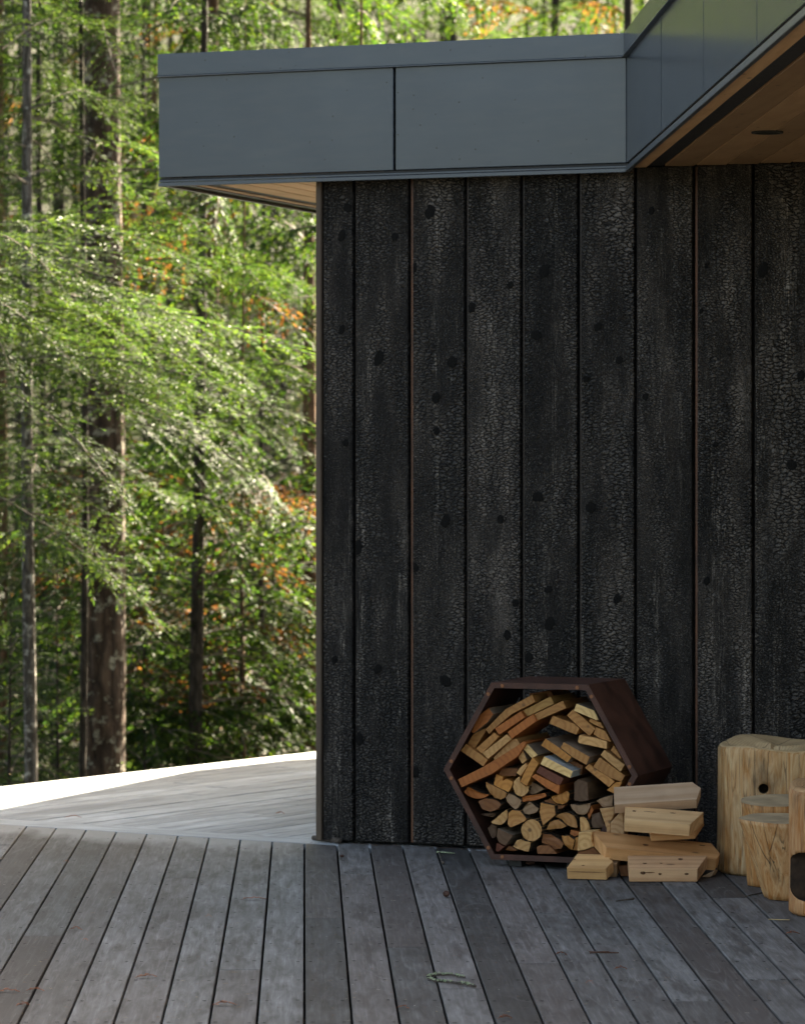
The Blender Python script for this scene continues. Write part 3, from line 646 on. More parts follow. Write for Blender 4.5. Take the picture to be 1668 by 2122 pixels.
for idx, (reg, poly, inset, tint, side, label) in enumerate(LOGS):
    ox, oy, k = REG[reg]; inset += 0.012
    pts = [inside_hex(*onrack(ox + x / k, oy + y / k, inset)) for (x, y) in poly]
    L = rng.uniform(0.28, 0.36)
    if inset > 0.1: L = 0.2
    L = min(L, RD - inset - 0.01)
    if side == 'bark':                          # split logs: rougher outline
        q = []
        for i in range(len(pts)):
            (x0, y0), (x1, y1) = pts[i], pts[(i + 1) % len(pts)]; q += [(x0, y0), ((x0 + x1) / 2 + rng.uniform(-.0015, .0015), (y0 + y1) / 2 + rng.uniform(-.0015, .0015))]
        pts = q
    P = [wl3(s, z, OR_ - inset) for s, z in pts]
    P = [p + NW * rng.uniform(-0.003, 0.003) for p in P] if side == 'bark' else P
    f = rng.uniform(0.85, 1.15); tc = tuple(min(0.8, c * f) for c in TINT[tint])
    V, F = prism(P, NW * -L)
    sm = {'wood': M['wood'], 'grey': M['greyw'], 'greyw': M['greyw'], 'bark': M['bark'], 'blue': M['bluew'], 'brownw': M['brownw']}[side]
    o = mk('firewood_log', V, F, [M['wood'], sm], None, axes(-NW, z=UP), bevel=0.0014 if side == 'bark' else 0.0009, tint=tc, fmats=[0, 0] + [1] * len(P))
    tag(o, label, 'firewood', 'firewood stacked in the hexagonal rack')

# ------------------------------------------------------------------ loose offcuts beside the rack
def plank(label, FL, dl, FR, dr, th, tilt, plan, tint, knots=()):
    """front lower edge from FL to FR (photo pixels at depths dl, dr), plan in (fraction of length, metres deep)"""
    P0, P1 = at(*FL, dl), at(*FR, dr); P0.z = max(P0.z, 0.002); P1.z = max(P1.z, 0.002)
    Lv = P1 - P0; X = Lv.normalized(); Yh = UP.cross(X).normalized(); Y = (Yh * math.cos(tilt) + UP * math.sin(tilt)); Z = X.cross(Y).normalized(); Y = Z.cross(X)
    V, F = prism([P0 + Lv * a + Y * b for a, b in plan], Z * th)
    fm = None
    o = mk('wood_offcut', V, F, [M['planed']], None, axes(X, z=Z), bevel=0.0011, segs=1, tint=TINT[tint] if isinstance(tint, str) else tint)
    for (ka, kb, kr, ke, top) in knots:
        c = P0 + Lv * ka + (Y * kb + Z * (th + 0.0004) if top else Z * kb - Y * 0.0004); e2, nn = (Y, Z) if top else (Z, -Y)
        pts = [c + X * math.cos(t) * kr * ke * (1 + 0.15 * math.sin(3 * t)) + e2 * math.sin(t) * kr for t in np.linspace(0, 2 * math.pi, 12, endpoint=False)]
        mk('knot', *prism(pts, nn * 0.0006), M['wood_knot'], o)
    return tag(o, label, 'offcut', 'loose offcuts piled beside the rack')
M['wood_knot'] = mat_plain('wood_knot', (0.11, 0.05, 0.022), 0.7, 0.3, 0.6, 150, 0.4)
def R5(x, y): return (1160 + x / 4.766, 1610 + y / 4.766)
T20 = math.radians(19)
pinkish = (0.50, 0.335, 0.225)
plank('pale knotty offcut lying in front of the pile on the deck', R5(685, 1045), 13.28, R5(1357, 1045), 13.28, 0.050, math.radians(14), [(0, 0), (1, 0), (1.19, 0.14), (0.01, 0.14)], (0.66, 0.39, 0.215), ((0.24, 0.055, 0.006, 1.3, 1), (0.48, 0.057, 0.004, 1.3, 1), (0.78, 0.10, 0.010, 0.9, 1), (0.20, 0.034, 0.006, 1.7, 0), (0.45, 0.030, 0.004, 1.6, 0), (0.84, 0.030, 0.004, 2.0, 0), (0.30, 0.036, 0.002, 9.0, 0)))
plank('short offcut with a dark crack line at the left of the pile', R5(75, 1015), 13.37, R5(462, 1033), 13.34, 0.046, T20, [(0, 0), (1, 0), (1.12, 0.065), (1.0, 0.085), (1.05, 0.12), (0.14, 0.12)], (0.68, 0.395, 0.175), ((0.5, 0.030, 0.0014, 48.0, 0), (0.4, 0.02, 0.003, 2.0, 1), (0.12, 0.07, 0.003, 1.5, 1)))
plank('notched end piece tucked behind the short cracked offcut', R5(470, 1030), 13.43, R5(560, 1028), 13.43, 0.055, T20, [(0, 0), (1, 0), (1.5, 0.06), (0.9, 0.05), (0.6, 0.09), (0, 0.09)], (0.36, 0.22, 0.12))
plank('longest offcut slanting across the middle of the pile', R5(445, 815), 13.42, R5(1545, 932), 13.44, 0.047, T20, [(0, 0), (0.985, 0), (1.03, 0.055), (0.97, 0.14), (-0.12, 0.14)], (0.60, 0.31, 0.13), ((0.36, 0.06, 0.008, 1.4, 1), (0.62, 0.12, 0.0015, 30.0, 1), (0.88, 0.11, 0.004, 3.0, 1)))
plank('bright offcut with mitred end on top of the longest one', R5(635, 540), 13.385, R5(1276, 590), 13.375, 0.048, math.radians(17), [(0, 0), (1, 0), (1.22, 0.13), (0.0, 0.13)], (0.74, 0.46, 0.235), ((0.14, 0.085, 0.006, 1.2, 1), (0.38, 0.09, 0.0016, 14.0, 1), (0.74, 0.095, 0.003, 3.5, 1)))
plank('offcut peeking out right beneath the bright mitred one', R5(900, 640), 13.47, R5(1335, 615), 13.47, 0.033, math.radians(15), [(0, 0), (1, 0), (1.28, 0.13), (0.0, 0.13)], (0.58, 0.32, 0.145))
plank('weathered grey-pink offcut on the top of the pile', R5(540, 365), 13.505, R5(1352, 312), 13.505, 0.046, math.radians(38), [(0, 0), (1, 0), (1.07, 0.06), (0.975, 0.095), (0.02, 0.095)], (0.47, 0.315, 0.205))
def chunk(name, label, reg, poly, d, ext, tint, mat='planed'):
    ox, oy, k = REG[reg]
    P = [at(ox + x / k, oy + y / k, d) for x, y in poly]; P = [Vector((p.x, p.y, max(p.z, 0.0015))) for p in P]
    V, F = prism(P, ext)
    o = mk(name, V, F, [M[mat]], None, axes(Vector(ext), z=UP), bevel=0.002, tint=TINT[tint] if isinstance(tint, str) else tint)
    return tag(o, label, 'offcut', 'loose offcuts piled beside the rack')
bk = -NW
chunk('wood_offcut', 'square cream block end with a crack left of the longest offcut', 5, [(185, 550), (318, 545), (312, 640), (335, 690), (240, 725), (172, 735)], 13.50, bk * 0.10, (0.66, 0.40, 0.17), 'wood')
chunk('wood_offcut', 'dark brown wedge under the square cream block', 5, [(175, 742), (240, 732), (335, 698), (412, 788), (300, 860), (175, 860)], 13.51, bk * 0.09, 'brown', 'wood')
chunk('wood_offcut', 'splintered upright scrap left of the grey-pink offcut', 5, [(392, 316), (535, 303), (535, 375), (500, 450), (496, 620), (462, 620), (460, 512)], 13.57, bk * 0.04, (0.48, 0.27, 0.12), 'wood')
chunk('wood_offcut', 'leaning angled scrap behind the bright mitred offcut', 5, [(500, 452), (622, 325), (634, 540), (634, 640), (502, 640)], 13.56, bk * 0.05, (0.50, 0.30, 0.15), 'wood')
chunk('wood_offcut', 'small wedge on the deck beneath the right end of the pile', 5, [(1400, 985), (1532, 925), (1500, 985), (1475, 1003), (1400, 1003)], 13.425, bk * 0.05, (0.40, 0.27, 0.17))
chunk('wood_offcut', 'dark block in the gap between the two front offcuts', 5, [(575, 882), (690, 872), (760, 990), (600, 990)], 13.46, bk * 0.08, 'brown', 'wood')

# ================================================================== log stools
def mat_stool():
    t = NT('peeled_cedar'); v = t.local(9.0)             # local Z up
    base = t.tint()
    g = t.noise(t.scale(v, (1, 1, 0.13)), 30, 5, 0.62, 1.8)
    st = t.noise(t.scale(v, (1, 1, 0.10)), 62, 4, 0.62, 1.0)
    cr = t.n('TexVoronoi', feature='DISTANCE_TO_EDGE', voronoi_dimensions='2D', i_Vector=t.vmath('ADD', v, t.scale(t.vmath('SUBTRACT', t.noise(t.scale(v, (1, 1, 0.35)), 7, 2, col=True), (0.5, 0.5, 0.5)), (0.035, 0.035, 0.0))), i_Scale=15.0)
    p = t.noise(t.scale(v, (1, 1, 0.5)), 9, 4)
    c = t.mix(t.ramp(g, [(0.34, 0.0), (0.66, 1.0)]), t.mix(1.0, base, (0.66, 0.42, 0.22), 'MULTIPLY'), base)
    zone = t.ramp(t.noise(v, 5.5, 2), [(0.40, 0.15), (0.62, 1.0)])
    c = t.mix(t.math('MULTIPLY', t.math('MULTIPLY', t.ramp(st, [(0.55, 0.0), (0.64, 1.0)]), 0.85), zone), c, (0.06, 0.036, 0.018))
    c = t.mix(t.math('MULTIPLY', t.ramp(p, [(0.56, 0.0), (0.72, 1.0)]), 0.75), c, t.mix(1.0, c, (0.30, 0.28, 0.26), 'MULTIPLY'))
    crk = t.math('MULTIPLY', t.ramp(cr.outputs['Distance'], [(0.0, 1.0), (0.022, 0.0)]), t.ramp(t.noise(v, 6, 1), [(0.48, 0.0), (0.56, 1.0)]))
    c = t.mix(t.math('MULTIPLY', crk, 0.8), c, (0.025, 0.014, 0.008))
    h = t.math('SUBTRACT', t.math('ADD', g, t.math('MULTIPLY', st, 0.6)), t.math('MULTIPLY', crk, 1.0))
    return t.set(c, 0.6, t.bump(h, 0.5, 0.004), 0.3)
def mat_endgrain(name):
    t = NT(name); v = t.local(9.0); base = t.tint()
    o = t.obj(); w = t.vmath('SUBTRACT', t.noise(o, 9, 3, col=True), (0.5, 0.5, 0.5))
    vv = t.vmath('ADD', t.scale(o, (1, 1, 0)), t.scale(w, (0.03, 0.03, 0)))
    ln = t.n('VectorMath', operation='LENGTH'); t.put(ln.inputs[0], vv)
    ring = t.math('MULTIPLY', t.math('ADD', t.math('SINE', t.math('MULTIPLY', ln.outputs['Value'], 520.0)), 1.0), 0.5)
    c = t.mix(t.math('MULTIPLY', ring, 0.35), base, t.mix(1.0, base, (0.55, 0.45, 0.35), 'MULTIPLY'))
    c = t.mix(t.ramp(t.noise(v, 12, 4), [(0.4, 0.0), (0.7, 0.6)]), c, t.mix(1.0, base, (0.6, 0.55, 0.5), 'MULTIPLY'))
    ck = t.n('TexVoronoi', feature='DISTANCE_TO_EDGE', voronoi_dimensions='2D', i_Vector=vv, i_Scale=7.0)
    cl = t.math('MULTIPLY', t.ramp(ck.outputs['Distance'], [(0.0, 1.0), (0.02, 0.0)]), t.ramp(t.noise(v, 5, 2), [(0.45, 0.0), (0.55, 1.0)]))
    c = t.mix(t.math('MULTIPLY', cl, 0.8), c, (0.03, 0.017, 0.009))
    return t.set(c, 0.6, t.bump(t.math('SUBTRACT', ring, cl), 0.3, 0.002), 0.3)
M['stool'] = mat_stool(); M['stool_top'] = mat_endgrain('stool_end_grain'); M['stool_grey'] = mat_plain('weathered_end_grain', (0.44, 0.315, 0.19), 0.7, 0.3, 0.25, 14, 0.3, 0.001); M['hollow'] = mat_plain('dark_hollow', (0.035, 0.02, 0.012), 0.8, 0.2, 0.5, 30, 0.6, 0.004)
def lathe(c, rfun, topfun, zb=0.002, na=128, nz=26, inset=0.018, botr=0.02):
    """upright log: rfun(angle, height fraction) radius, topfun(angle, r fraction) top height"""
    V, F = [], []; rows_ = []
    H = lambda a: topfun(a, 1.0)
    def row(pts): b = len(V); V.extend(pts); rows_.append(b)
    for j in range(nz + 1):
        f = j / nz; pts = []
        for i in range(na):
            a = 2 * math.pi * i / na; zt_ = H(a) - inset; z = zb + botr * 0.6 + (zt_ - zb - botr * 0.6) * f
            r = rfun(a, f); pts.append(Vector((c.x + r * math.cos(a), c.y + r * math.sin(a), z)))
        row(pts)
    nside = len(rows_)
    for q, dz in ((0.975, 0.55), (0.93, 0.95), (0.86, 1.0), (0.7, 1.0), (0.45, 1.0), (0.2, 1.0), (0.05, 1.0)):
        row([Vector((c.x + rfun(2 * math.pi * i / na, 1) * q * math.cos(2 * math.pi * i / na), c.y + rfun(2 * math.pi * i / na, 1) * q * math.sin(2 * math.pi * i / na),
                     (H(2 * math.pi * i / na) - inset) * (1 - min(dz, 1)) + min(dz, 1) * topfun(2 * math.pi * i / na, q))) for i in range(na)])
    fm = []
    for k in range(len(rows_) - 1):
        for i in range(na):
            F.append((rows_[k] + i, rows_[k] + (i + 1) % na, rows_[k + 1] + (i + 1) % na, rows_[k + 1] + i)); fm.append(0 if k < nside + 0 else 1)
    F.append(tuple(rows_[-1] + i for i in range(na))); fm.append(1)
    b = len(V); V.extend([Vector((c.x + (v.x - c.x) * 0.94, c.y + (v.y - c.y) * 0.94, zb)) for v in V[:na]])
    F += [(b + i, b + (i + 1) % na, (i + 1) % na, i) for i in range(na)]; fm += [0] * na
    F.append(tuple(reversed(range(b, b + na)))); fm.append(0)
    return V, F, fm
def wav(seed, amp, n=5):
    r = random.Random(seed); q = [(r.randint(1, 9), r.uniform(0, 6.28), r.uniform(0.3, 1), r.uniform(-2, 2)) for _ in range(n)]
    return lambda a, f=0.0: amp * sum(w * math.sin(k * a + p + s * f) for k, p, w, s in q) / n
def cut(o, V, F, mat):
    """carve a hollow out of o with a real boolean"""
    me = bpy.data.meshes.new('cutter'); W = WORLD[o.name].inverted()
    me.from_pydata([W @ Vector(v) for v in V], [], F); me.materials.append(mat)
    bm = bmesh.new(); bm.from_mesh(me); bmesh.ops.recalc_face_normals(bm, faces=bm.faces); bm.to_mesh(me); bm.free()
    c = bpy.data.objects.new('cutter', me); COL.objects.link(c); c.matrix_basis = WORLD[o.name]
    o.data.materials.append(mat)
    md = o.modifiers.new('cut', 'BOOLEAN'); md.object = c; md.operation = 'DIFFERENCE'; md.solver = 'EXACT'; md.material_mode = 'TRANSFER'
    dg = bpy.context.evaluated_depsgraph_get(); dg.update()
    new = bpy.data.meshes.new_from_object(o.evaluated_get(dg)); o.modifiers.clear(); o.data = new
    bpy.data.objects.remove(c); bpy.data.meshes.remove(me)
ca = gnd(1600, 1821); ca = Vector((1600 - PW / 2, 0, 0)) * (13.62 / FPX) + Vector((0, 13.62, 0))
w1 = wav(3, 0.016); w1b = wav(8, 0.006, 7); rq = random.Random(5); kq = [(rq.randint(14, 30), rq.uniform(0, 6.28), rq.uniform(-1.5, 1.5)) for _ in range(5)]; w1c = lambda a, f: 0.0011 * sum(math.sin(k * a + p + s_ * f) for k, p, s_ in kq)
def topA(a, q):                                    # dished seat: high at the back and at the left front, low at the front sides
    fr = -math.sin(a)
    rim = 0.492 + 0.012 * math.sin(a) + 0.008 * math.cos(3 * a + 0.2)
    return rim - 0.026 * (1 - q ** 2.0)
V, F, fm = lathe(ca, lambda a, f: 0.202 + w1(a, f) + w1b(a, f * 3) + w1c(a, f * 0.6) + 0.008 * (1 - f) ** 3, topA, inset=0.02)
st = mk('log_stool', V, F, [M['stool'], M['stool_top']], None, None, smooth=True, origin=(ca.x, ca.y, 0), tint=(0.53, 0.365, 0.20), fmats=fm)
hc = at(1581, 1635, 13.35)
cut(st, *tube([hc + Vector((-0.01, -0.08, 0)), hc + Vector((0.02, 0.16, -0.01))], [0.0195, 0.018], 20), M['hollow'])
tag(st, 'tall yellow log stool with a round drilled hole, against the charred wall', 'stool', 'log stools')
# split stool: two halves on their own feet
stB = empty('split_stool', Vector((1.385, 12.95, 0)), 'low tapered log stool split into two halves, between the taller ones', 'stool', 'log stools')
def lobe(name, cx, d0, d1, pxl, pxlb, z1, seed, tint, ztilt, bite=0.0, ba=0.0):
    """a tapering half log; pxl, pxlb: photo x of its left side at top and foot"""
    dm = (d0 + d1) / 2; xl = (pxl - PW / 2) / FPX * dm; xb = (pxlb - PW / 2) / FPX * dm
    rx = cx - xl; rb = (cx + 0.035) - xb; ry = (d1 - d0) / 2; wv = wav(seed, 0.012)
    n = 48; V, F, fm = [], [], []; nz = 16
    for j in range(nz + 1):
        f = j / nz
        for i in range(n):
            a = 2 * math.pi * i / n; k = 1 + wv(a, f * 1.5) / 0.15 - bite * math.exp(-((((a - ba + math.pi) % (2 * math.pi)) - math.pi) / 0.55) ** 2)
            sx = (rb + (rx - rb) * f ** 0.85) * k; sy = ry * (0.72 + 0.28 * f) * k
            xc = cx + 0.035 * (1 - f); z = 0.003 + (z1 - 0.003) * f + (ztilt * (math.sin(a)) * f)
            if j == 0: z = 0.003 + 0.012 * (0.5 - 0.5 * math.sin(a * 2 + seed)) * 0
            V.append(Vector((xc + sx * math.cos(a) , dm + sy * math.sin(a), z)))
    for j in range(nz):
        for i in range(n): F.append((j * n + i, j * n + (i + 1) % n, (j + 1) * n + (i + 1) % n, (j + 1) * n + i)); fm.append(0)
    F.append(tuple(range(nz * n, nz * n + n))); fm.append(1); F.append(tuple(reversed(range(n)))); fm.append(0)
    o = mk(name, V, F, [M['stool'], M['stool_grey']], stB, None, origin=(cx, dm, 0), tint=tint, fmats=fm)
    for p in o.data.polygons: p.use_smooth = p.material_index == 0
    return o
r_half = lobe('rear_half', 1.405, 13.02, 13.30, 1534, 1552, 0.310, 5, (0.50, 0.28, 0.12), 0.012, 0.55, math.radians(-75))
f_half = lobe('front_half', 1.395, 12.62, 12.94, 1533, 1584, 0.285, 9, (0.55, 0.33, 0.16), 0.006, 0.35, math.radians(80))
# front stool with an arched opening
cc_d = 12.36; cc = Vector(((1632 - PW / 2) / FPX * cc_d + 0.206, cc_d, 0)); w3 = wav(21, 0.008)
def topC(a, q): return 0.452 + 0.010 * math.cos(a - 0.6) + 0.006 * math.sin(3 * a) - 0.010 * (1 - q * q)
V, F, fm = lathe(cc, lambda a, f: 0.204 + w3(a, f) + w1c(a, f), topC, inset=0.028)
sc_ = mk('log_stool', V, F, [M['stool'], M['stool_top']], None, None, smooth=True, origin=(cc.x, cc.y, 0), tint=(0.50, 0.285, 0.14), fmats=fm)
prof = []
x0 = (1644 - PW / 2) / FPX * 12.2; zc0, zc1 = 0.055, 0.222
for t in np.linspace(0, 2 * math.pi, 28, endpoint=False):
    c_, s__ = math.cos(t), math.sin(t)
    prof.append(Vector((x0 + 0.085 + 0.085 * math.copysign(abs(c_) ** 0.42, c_), cc_d - 0.30, (zc0 + zc1) / 2 + (zc1 - zc0) / 2 * math.copysign(abs(s__) ** 0.48, s__))))
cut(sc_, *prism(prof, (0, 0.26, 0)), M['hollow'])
tag(sc_, 'reddish log stool with a dark arched opening, nearest the viewer', 'stool', 'log stools')

# ================================================================== forest
LEAFCOL = {'fir': [(0.030, 0.066, 0.022), (0.044, 0.084, 0.026), (0.023, 0.050, 0.021), (0.060, 0.098, 0.028)],
           'cedar': [(0.022, 0.056, 0.015), (0.034, 0.074, 0.016), (0.052, 0.090, 0.016), (0.017, 0.041, 0.017)],
           'dead': [(0.15, 0.060, 0.032), (0.11, 0.050, 0.030), (0.18, 0.085, 0.038)],
           'yellow': [(0.24, 0.21, 0.035), (0.19, 0.20, 0.035)]}
LEAFCOL = {k: [tuple(c * (0.62 if k in ('fir', 'cedar') else 0.55) for c in q) for q in v] for k, v in LEAFCOL.items()}
def bough(rs, L, kind, leaf=0.036, step=0.014, twig_step=0.034, droop=0.25, spread=0.40, wide=None):
    """one bough along +x: leaf quads (n,4,3) and limb path"""
    P, D, S = [], [], []
    nt = int(L / twig_step)
    ts = (np.arange(nt) + rs.uniform(0, 1, nt)) / nt
    ts = ts[ts > 0.10]
    sideways = rs.uniform(-0.12, 0.12) * L
    curve = lambda t: np.stack([L * t, sideways * t * t, -droop * L * t ** 2 + 0.06 * L * np.sin(t * 3)], -1)
    base = curve(ts)
    tang = curve(ts + 0.01) - base; tang /= np.linalg.norm(tang, axis=1)[:, None]
    side = np.where(np.arange(len(ts)) % 2 == 0, 1.0, -1.0)
    ang = np.radians(rs.normal(52 if kind == 'fir' else 42, 9, len(ts)))
    lat = np.stack([-tang[:, 1], tang[:, 0], np.zeros(len(ts))], 1); lat /= np.linalg.norm(lat, axis=1)[:, None]
    d = tang * np.cos(ang)[:, None] + lat * (side * np.sin(ang))[:, None]
    d[:, 2] += rs.normal(-0.08 if kind == 'fir' else -0.35, 0.14, len(ts))
    d /= np.linalg.norm(d, axis=1)[:, None]
    ln = spread * L * (1 - ts) ** 0.75 * np.clip(ts * 5, 0.35, 1) * rs.uniform(0.5, 1.15, len(ts)) + 0.05
    ln = np.minimum(ln, 0.50)
    sag = 0.10 if kind == 'fir' else 0.42
    for b, dv, l in zip(base, d, ln):
        m = max(3, int(l / step)); u = (np.arange(m) + 0.5) / m
        p = b + np.outer(u * l, dv); p[:, 2] -= sag * l * u ** 2
        for sgn in (1, -1):
            q = np.cross(dv, (0, 0, 1)); q /= np.linalg.norm(q) + 1e-6
            a_ = np.radians(rs.normal(44 if kind == 'fir' else 30, 9, m))
            ld = np.outer(np.cos(a_), dv) + np.outer(np.sin(a_) * sgn, q); ld[:, 2] += rs.normal(0.04 if kind == 'fir' else -0.22, 0.18, m)
            P.append(p); D.append(ld); S.append(1.1 - 0.5 * u)
        P.append(p[-1:]); D.append(dv[None]); S.append(np.ones(1))
    P, D, S = np.concatenate(P), np.concatenate(D), np.concatenate(S)
    D /= np.linalg.norm(D, axis=1)[:, None]
    n = len(P); lf = leaf * S * rs.uniform(0.7, 1.35, n)
    up = rs.normal(0, 0.4, (n, 3)); up[:, 2] += 1.0
    w = np.cross(D, up); w /= np.linalg.norm(w, axis=1)[:, None]; w *= (lf * (wide or (0.125 if kind == 'fir' else 0.20)))[:, None]
    tip = P + D * lf[:, None]; mid = P + D * (lf * 0.45)[:, None]
    return np.stack([P, mid + w, tip, mid - w], 1), curve(np.linspace(0, 1, 7))
def limb_tubes(paths, n=4):
    V, F = [], []
    for p, r0 in paths:
        v, f = tube([Vector(q) for q in p], [r0 * (1 - 0.85 * i / (len(p) - 1)) for i in range(len(p))], n, cap=False)
        b = len(V); V += v; F += [tuple(i + b for i in q) for q in f]
    return V, F
def quads_mesh(name, Q, colors, mat):
    n = len(Q); me = bpy.data.meshes.new(name)
    me.vertices.add(4 * n); me.vertices.foreach_set('co', Q.reshape(-1).astype(np.float32))
    me.loops.add(4 * n); me.loops.foreach_set('vertex_index', np.arange(4 * n, dtype=np.int32))
    me.polygons.add(n); me.polygons.foreach_set('loop_start', np.arange(0, 4 * n, 4, dtype=np.int32)); me.polygons.foreach_set('loop_total', np.full(n, 4, np.int32))
    ca_ = me.color_attributes.new('leaf', 'FLOAT_COLOR', 'POINT')
    cols = np.concatenate([colors, np.ones((n, 1))], 1); ca_.data.foreach_set('color', np.repeat(cols, 4, axis=0).reshape(-1).astype(np.float32))
    me.materials.append(mat); me.update(calc_edges=True)
    return me
def pal(rs, kind, n):
    c = np.array(LEAFCOL[kind]); k = c[rs.integers(0, len(c), n)]; return k * rs.uniform(0.75, 1.3, (n, 1))
def crown(rs, kind, z0, z1, per_m, lmax, dead=0.0, yellow=0.0, zpeak=0.25, pitch=(-10, 15), bare=0.25, variants=7, az=(0, 360), fmin=0.12, **kw):
    """boughs up an upright stem at the origin; leaf quads, colours, limb paths"""
    lib = [bough(rs, lmax * f, kind, **kw) for f in np.linspace(0.45, 1.0, variants)]
    Qs, Cs, limbs = [], [], []
    nb = int((z1 - z0) * per_m)
    for i in range(nb):
        z = z0 + (z1 - z0) * (i + rs.uniform(0, 1)) / nb
        f = np.clip((z1 - z) / (z1 - z0) / (1 - zpeak), fmin, 1.0) * rs.uniform(0.65, 1.0)
        q, path = lib[int(np.clip(f * variants, 0, variants - 1))]
        a = math.radians(rs.uniform(*az)); el = math.radians(rs.uniform(*pitch)); rl = rs.normal(0, 0.25)
        R = np.array(Matrix.Rotation(a, 3, 'Z') @ Matrix.Rotation(-el, 3, 'Y') @ Matrix.Rotation(rl, 3, 'X'))
        sc = rs.uniform(0.85, 1.15); off = np.array((0, 0, z))
        isbare = rs.uniform() < bare * (1.0 if z < z0 + 0.3 * (z1 - z0) else 0.35)
        if not isbare:
            Qs.append((q @ R.T) * sc + off)
            m = len(q); u = rs.uniform(); dk = 'dead' if u < dead * 0.5 else ('yellow' if u < dead * 0.5 + yellow else kind)
            col = pal(rs, dk, m) * rs.uniform(0.8, 1.2)
            if dk == kind and dead > 0 and rs.uniform() < dead * 4:
                seg = (np.linalg.norm(q[:, 0], axis=1) < rs.uniform(0.25, 0.7) * lmax) & (rs.uniform(0, 1, m) < 0.6); col[seg] = pal(rs, 'dead', seg.sum())
            Cs.append(col)
        limbs.append(((path @ R.T) * sc * (1.0 if not isbare else 0.7) + off, 0.005 + 0.006 * f))
        if isbare:
            for _ in range(4):
                t = rs.uniform(0.3, 0.9); b = path[int(t * 6)]; e = b + np.array((0.25, rs.uniform(-0.25, 0.25), rs.uniform(-0.12, 0.15))) * rs.uniform(0.5, 1.6)
                limbs.append((np.stack([b, (b + e) / 2 + rs.normal(0, 0.015, 3), e]) @ R.T * sc * 0.7 + off, 0.003))
    return np.concatenate(Qs), np.concatenate(Cs), limbs
M['bark_fir'] = mat_bark('fir_bark', (0.030, 0.021, 0.016), (0.115, 0.072, 0.050), 20, (0.28, 0.26, 0.20))
M['bark_lichen'] = mat_bark('lichen_bark', (0.06, 0.05, 0.045), (0.17, 0.15, 0.13), 34, (0.36, 0.34, 0.30))
M['bark_dark'] = mat_bark('dark_bark', (0.020, 0.016, 0.013), (0.07, 0.055, 0.044), 34)
M['bark_cedar'] = mat_bark('cedar_bark', (0.09, 0.045, 0.025), (0.20, 0.115, 0.07), 30)
M['twig'] = mat_plain('grey_twig', (0.105, 0.085, 0.066), 0.9, 0.2, 0.5, 20)
FIR = dict(droop=0.22, spread=0.40); CED = dict(droop=0.46, spread=0.46, leaf=0.044, step=0.020, twig_step=0.038)
KINDS = {   # heights are measured from the foot of the tree
    'fir_tall': ('fir', dict(z0=3.4, z1=16.5, per_m=5.5, lmax=2.0, bare=0.35, zpeak=0.45, pitch=(-18, 18), **FIR), 3),
    'fir_slim': ('fir', dict(z0=2.6, z1=8.5, per_m=9, lmax=1.2, bare=0.30, pitch=(-18, 12), **FIR), 5),
    'cedar_tall': ('cedar', dict(z0=1.6, z1=15.5, per_m=5.5, lmax=1.75, zpeak=0.45, dead=0.022, yellow=0.015, bare=0.20, pitch=(-5, 25), **CED), 14),
    'cedar_slim': ('cedar', dict(z0=1.3, z1=8.5, per_m=8, lmax=1.35, dead=0.035, yellow=0.015, bare=0.22, pitch=(-5, 25), **CED), 21),
    'reach': ('fir', dict(z0=3.55, z1=4.5, per_m=20, lmax=2.3, bare=0.05, fmin=0.75, pitch=(-16, 4), az=(-75, 40), droop=0.16, spread=0.34), 31),
    'sapling_cedar': ('cedar', dict(z0=0.15, z1=2.6, per_m=22, lmax=0.95, dead=0.05, bare=0.08, pitch=(0, 35), **CED), 41),
    'sapling_fir': ('fir', dict(z0=0.15, z1=2.4, per_m=22, lmax=0.85, bare=0.08, pitch=(-5, 25), **FIR), 43)}
CROWNS = {}
nq = 0
for kname, (kind, prm, seed) in KINDS.items():
    Q, C, limbs = crown(np.random.default_rng(seed), kind, **prm); nq += len(Q)
    V, F = limb_tubes(limbs); bmz = bpy.data.meshes.new('branches'); bmz.from_pydata(V, [], F); bmz.materials.append(M['twig'])
    CROWNS[kname] = (quads_mesh('crown', Q, C, M['leaf']), bmz)
print('NEAR quads', nq)
def tree(name, label, px, d, r0, h, bark, kname, rot=0.0, scale=1.0, lean=0.0, group='trees beyond the deck', dz=0.0):
    """px: photo x of the stem at eye level"""
    x0 = (px - PW / 2) / FPX * d; zb = ground_z(x0, d) - 0.12 + dz
    rs = np.random.default_rng(int(abs(px) * 7 + d * 10)); bend = rs.uniform(-0.025, 0.025, 3)
    root = empty(name, (x0, d, zb), label, 'tree', group)
    zs = np.linspace(0, h, 30)
    path = [Vector((x0 + lean * (z + zb - EYE) + bend[0] * math.sin(z * 0.9 + 2), d + bend[1] * math.sin(z * 0.7), zb + z)) for z in zs]
    rad = [r0 * (1 - z / h * 0.94) * (1.35 if i == 0 else 1.0) * (1 + rs.uniform(-0.03, 0.03)) for i, z in enumerate(zs)]
    V, F = tube(path, rad, 14)
    mk('trunk', V, F, M[bark], root, smooth=True, origin=(x0, d, zb))
    if kname:
        W = Matrix.Translation((x0, d, zb)) @ Matrix.Rotation(rot, 4, 'Z') @ Matrix.Scale(scale, 4)
        for part, me in zip(('crown', 'branches'), CROWNS[kname]):
            _link(bpy.data.objects.new(part, me), W, root)
    return root
tree('fir_tree', 'thick fir trunk with lichen-spotted bark left of the roof', 214, 24.6, 0.160, 26, 'bark_fir', 'fir_tall', 0.4)
tree('young_fir', 'slender pale lichen-grey trunk at the far left', 60, 23.2, 0.048, 15, 'bark_lichen', 'fir_slim', 1.0, 1.0, -0.008)
tree('hemlock_tree', 'thin dark trunk just left of the thick fir trunk', 172, 24.0, 0.028, 13, 'bark_dark', 'fir_slim', 3.0, 0.95)
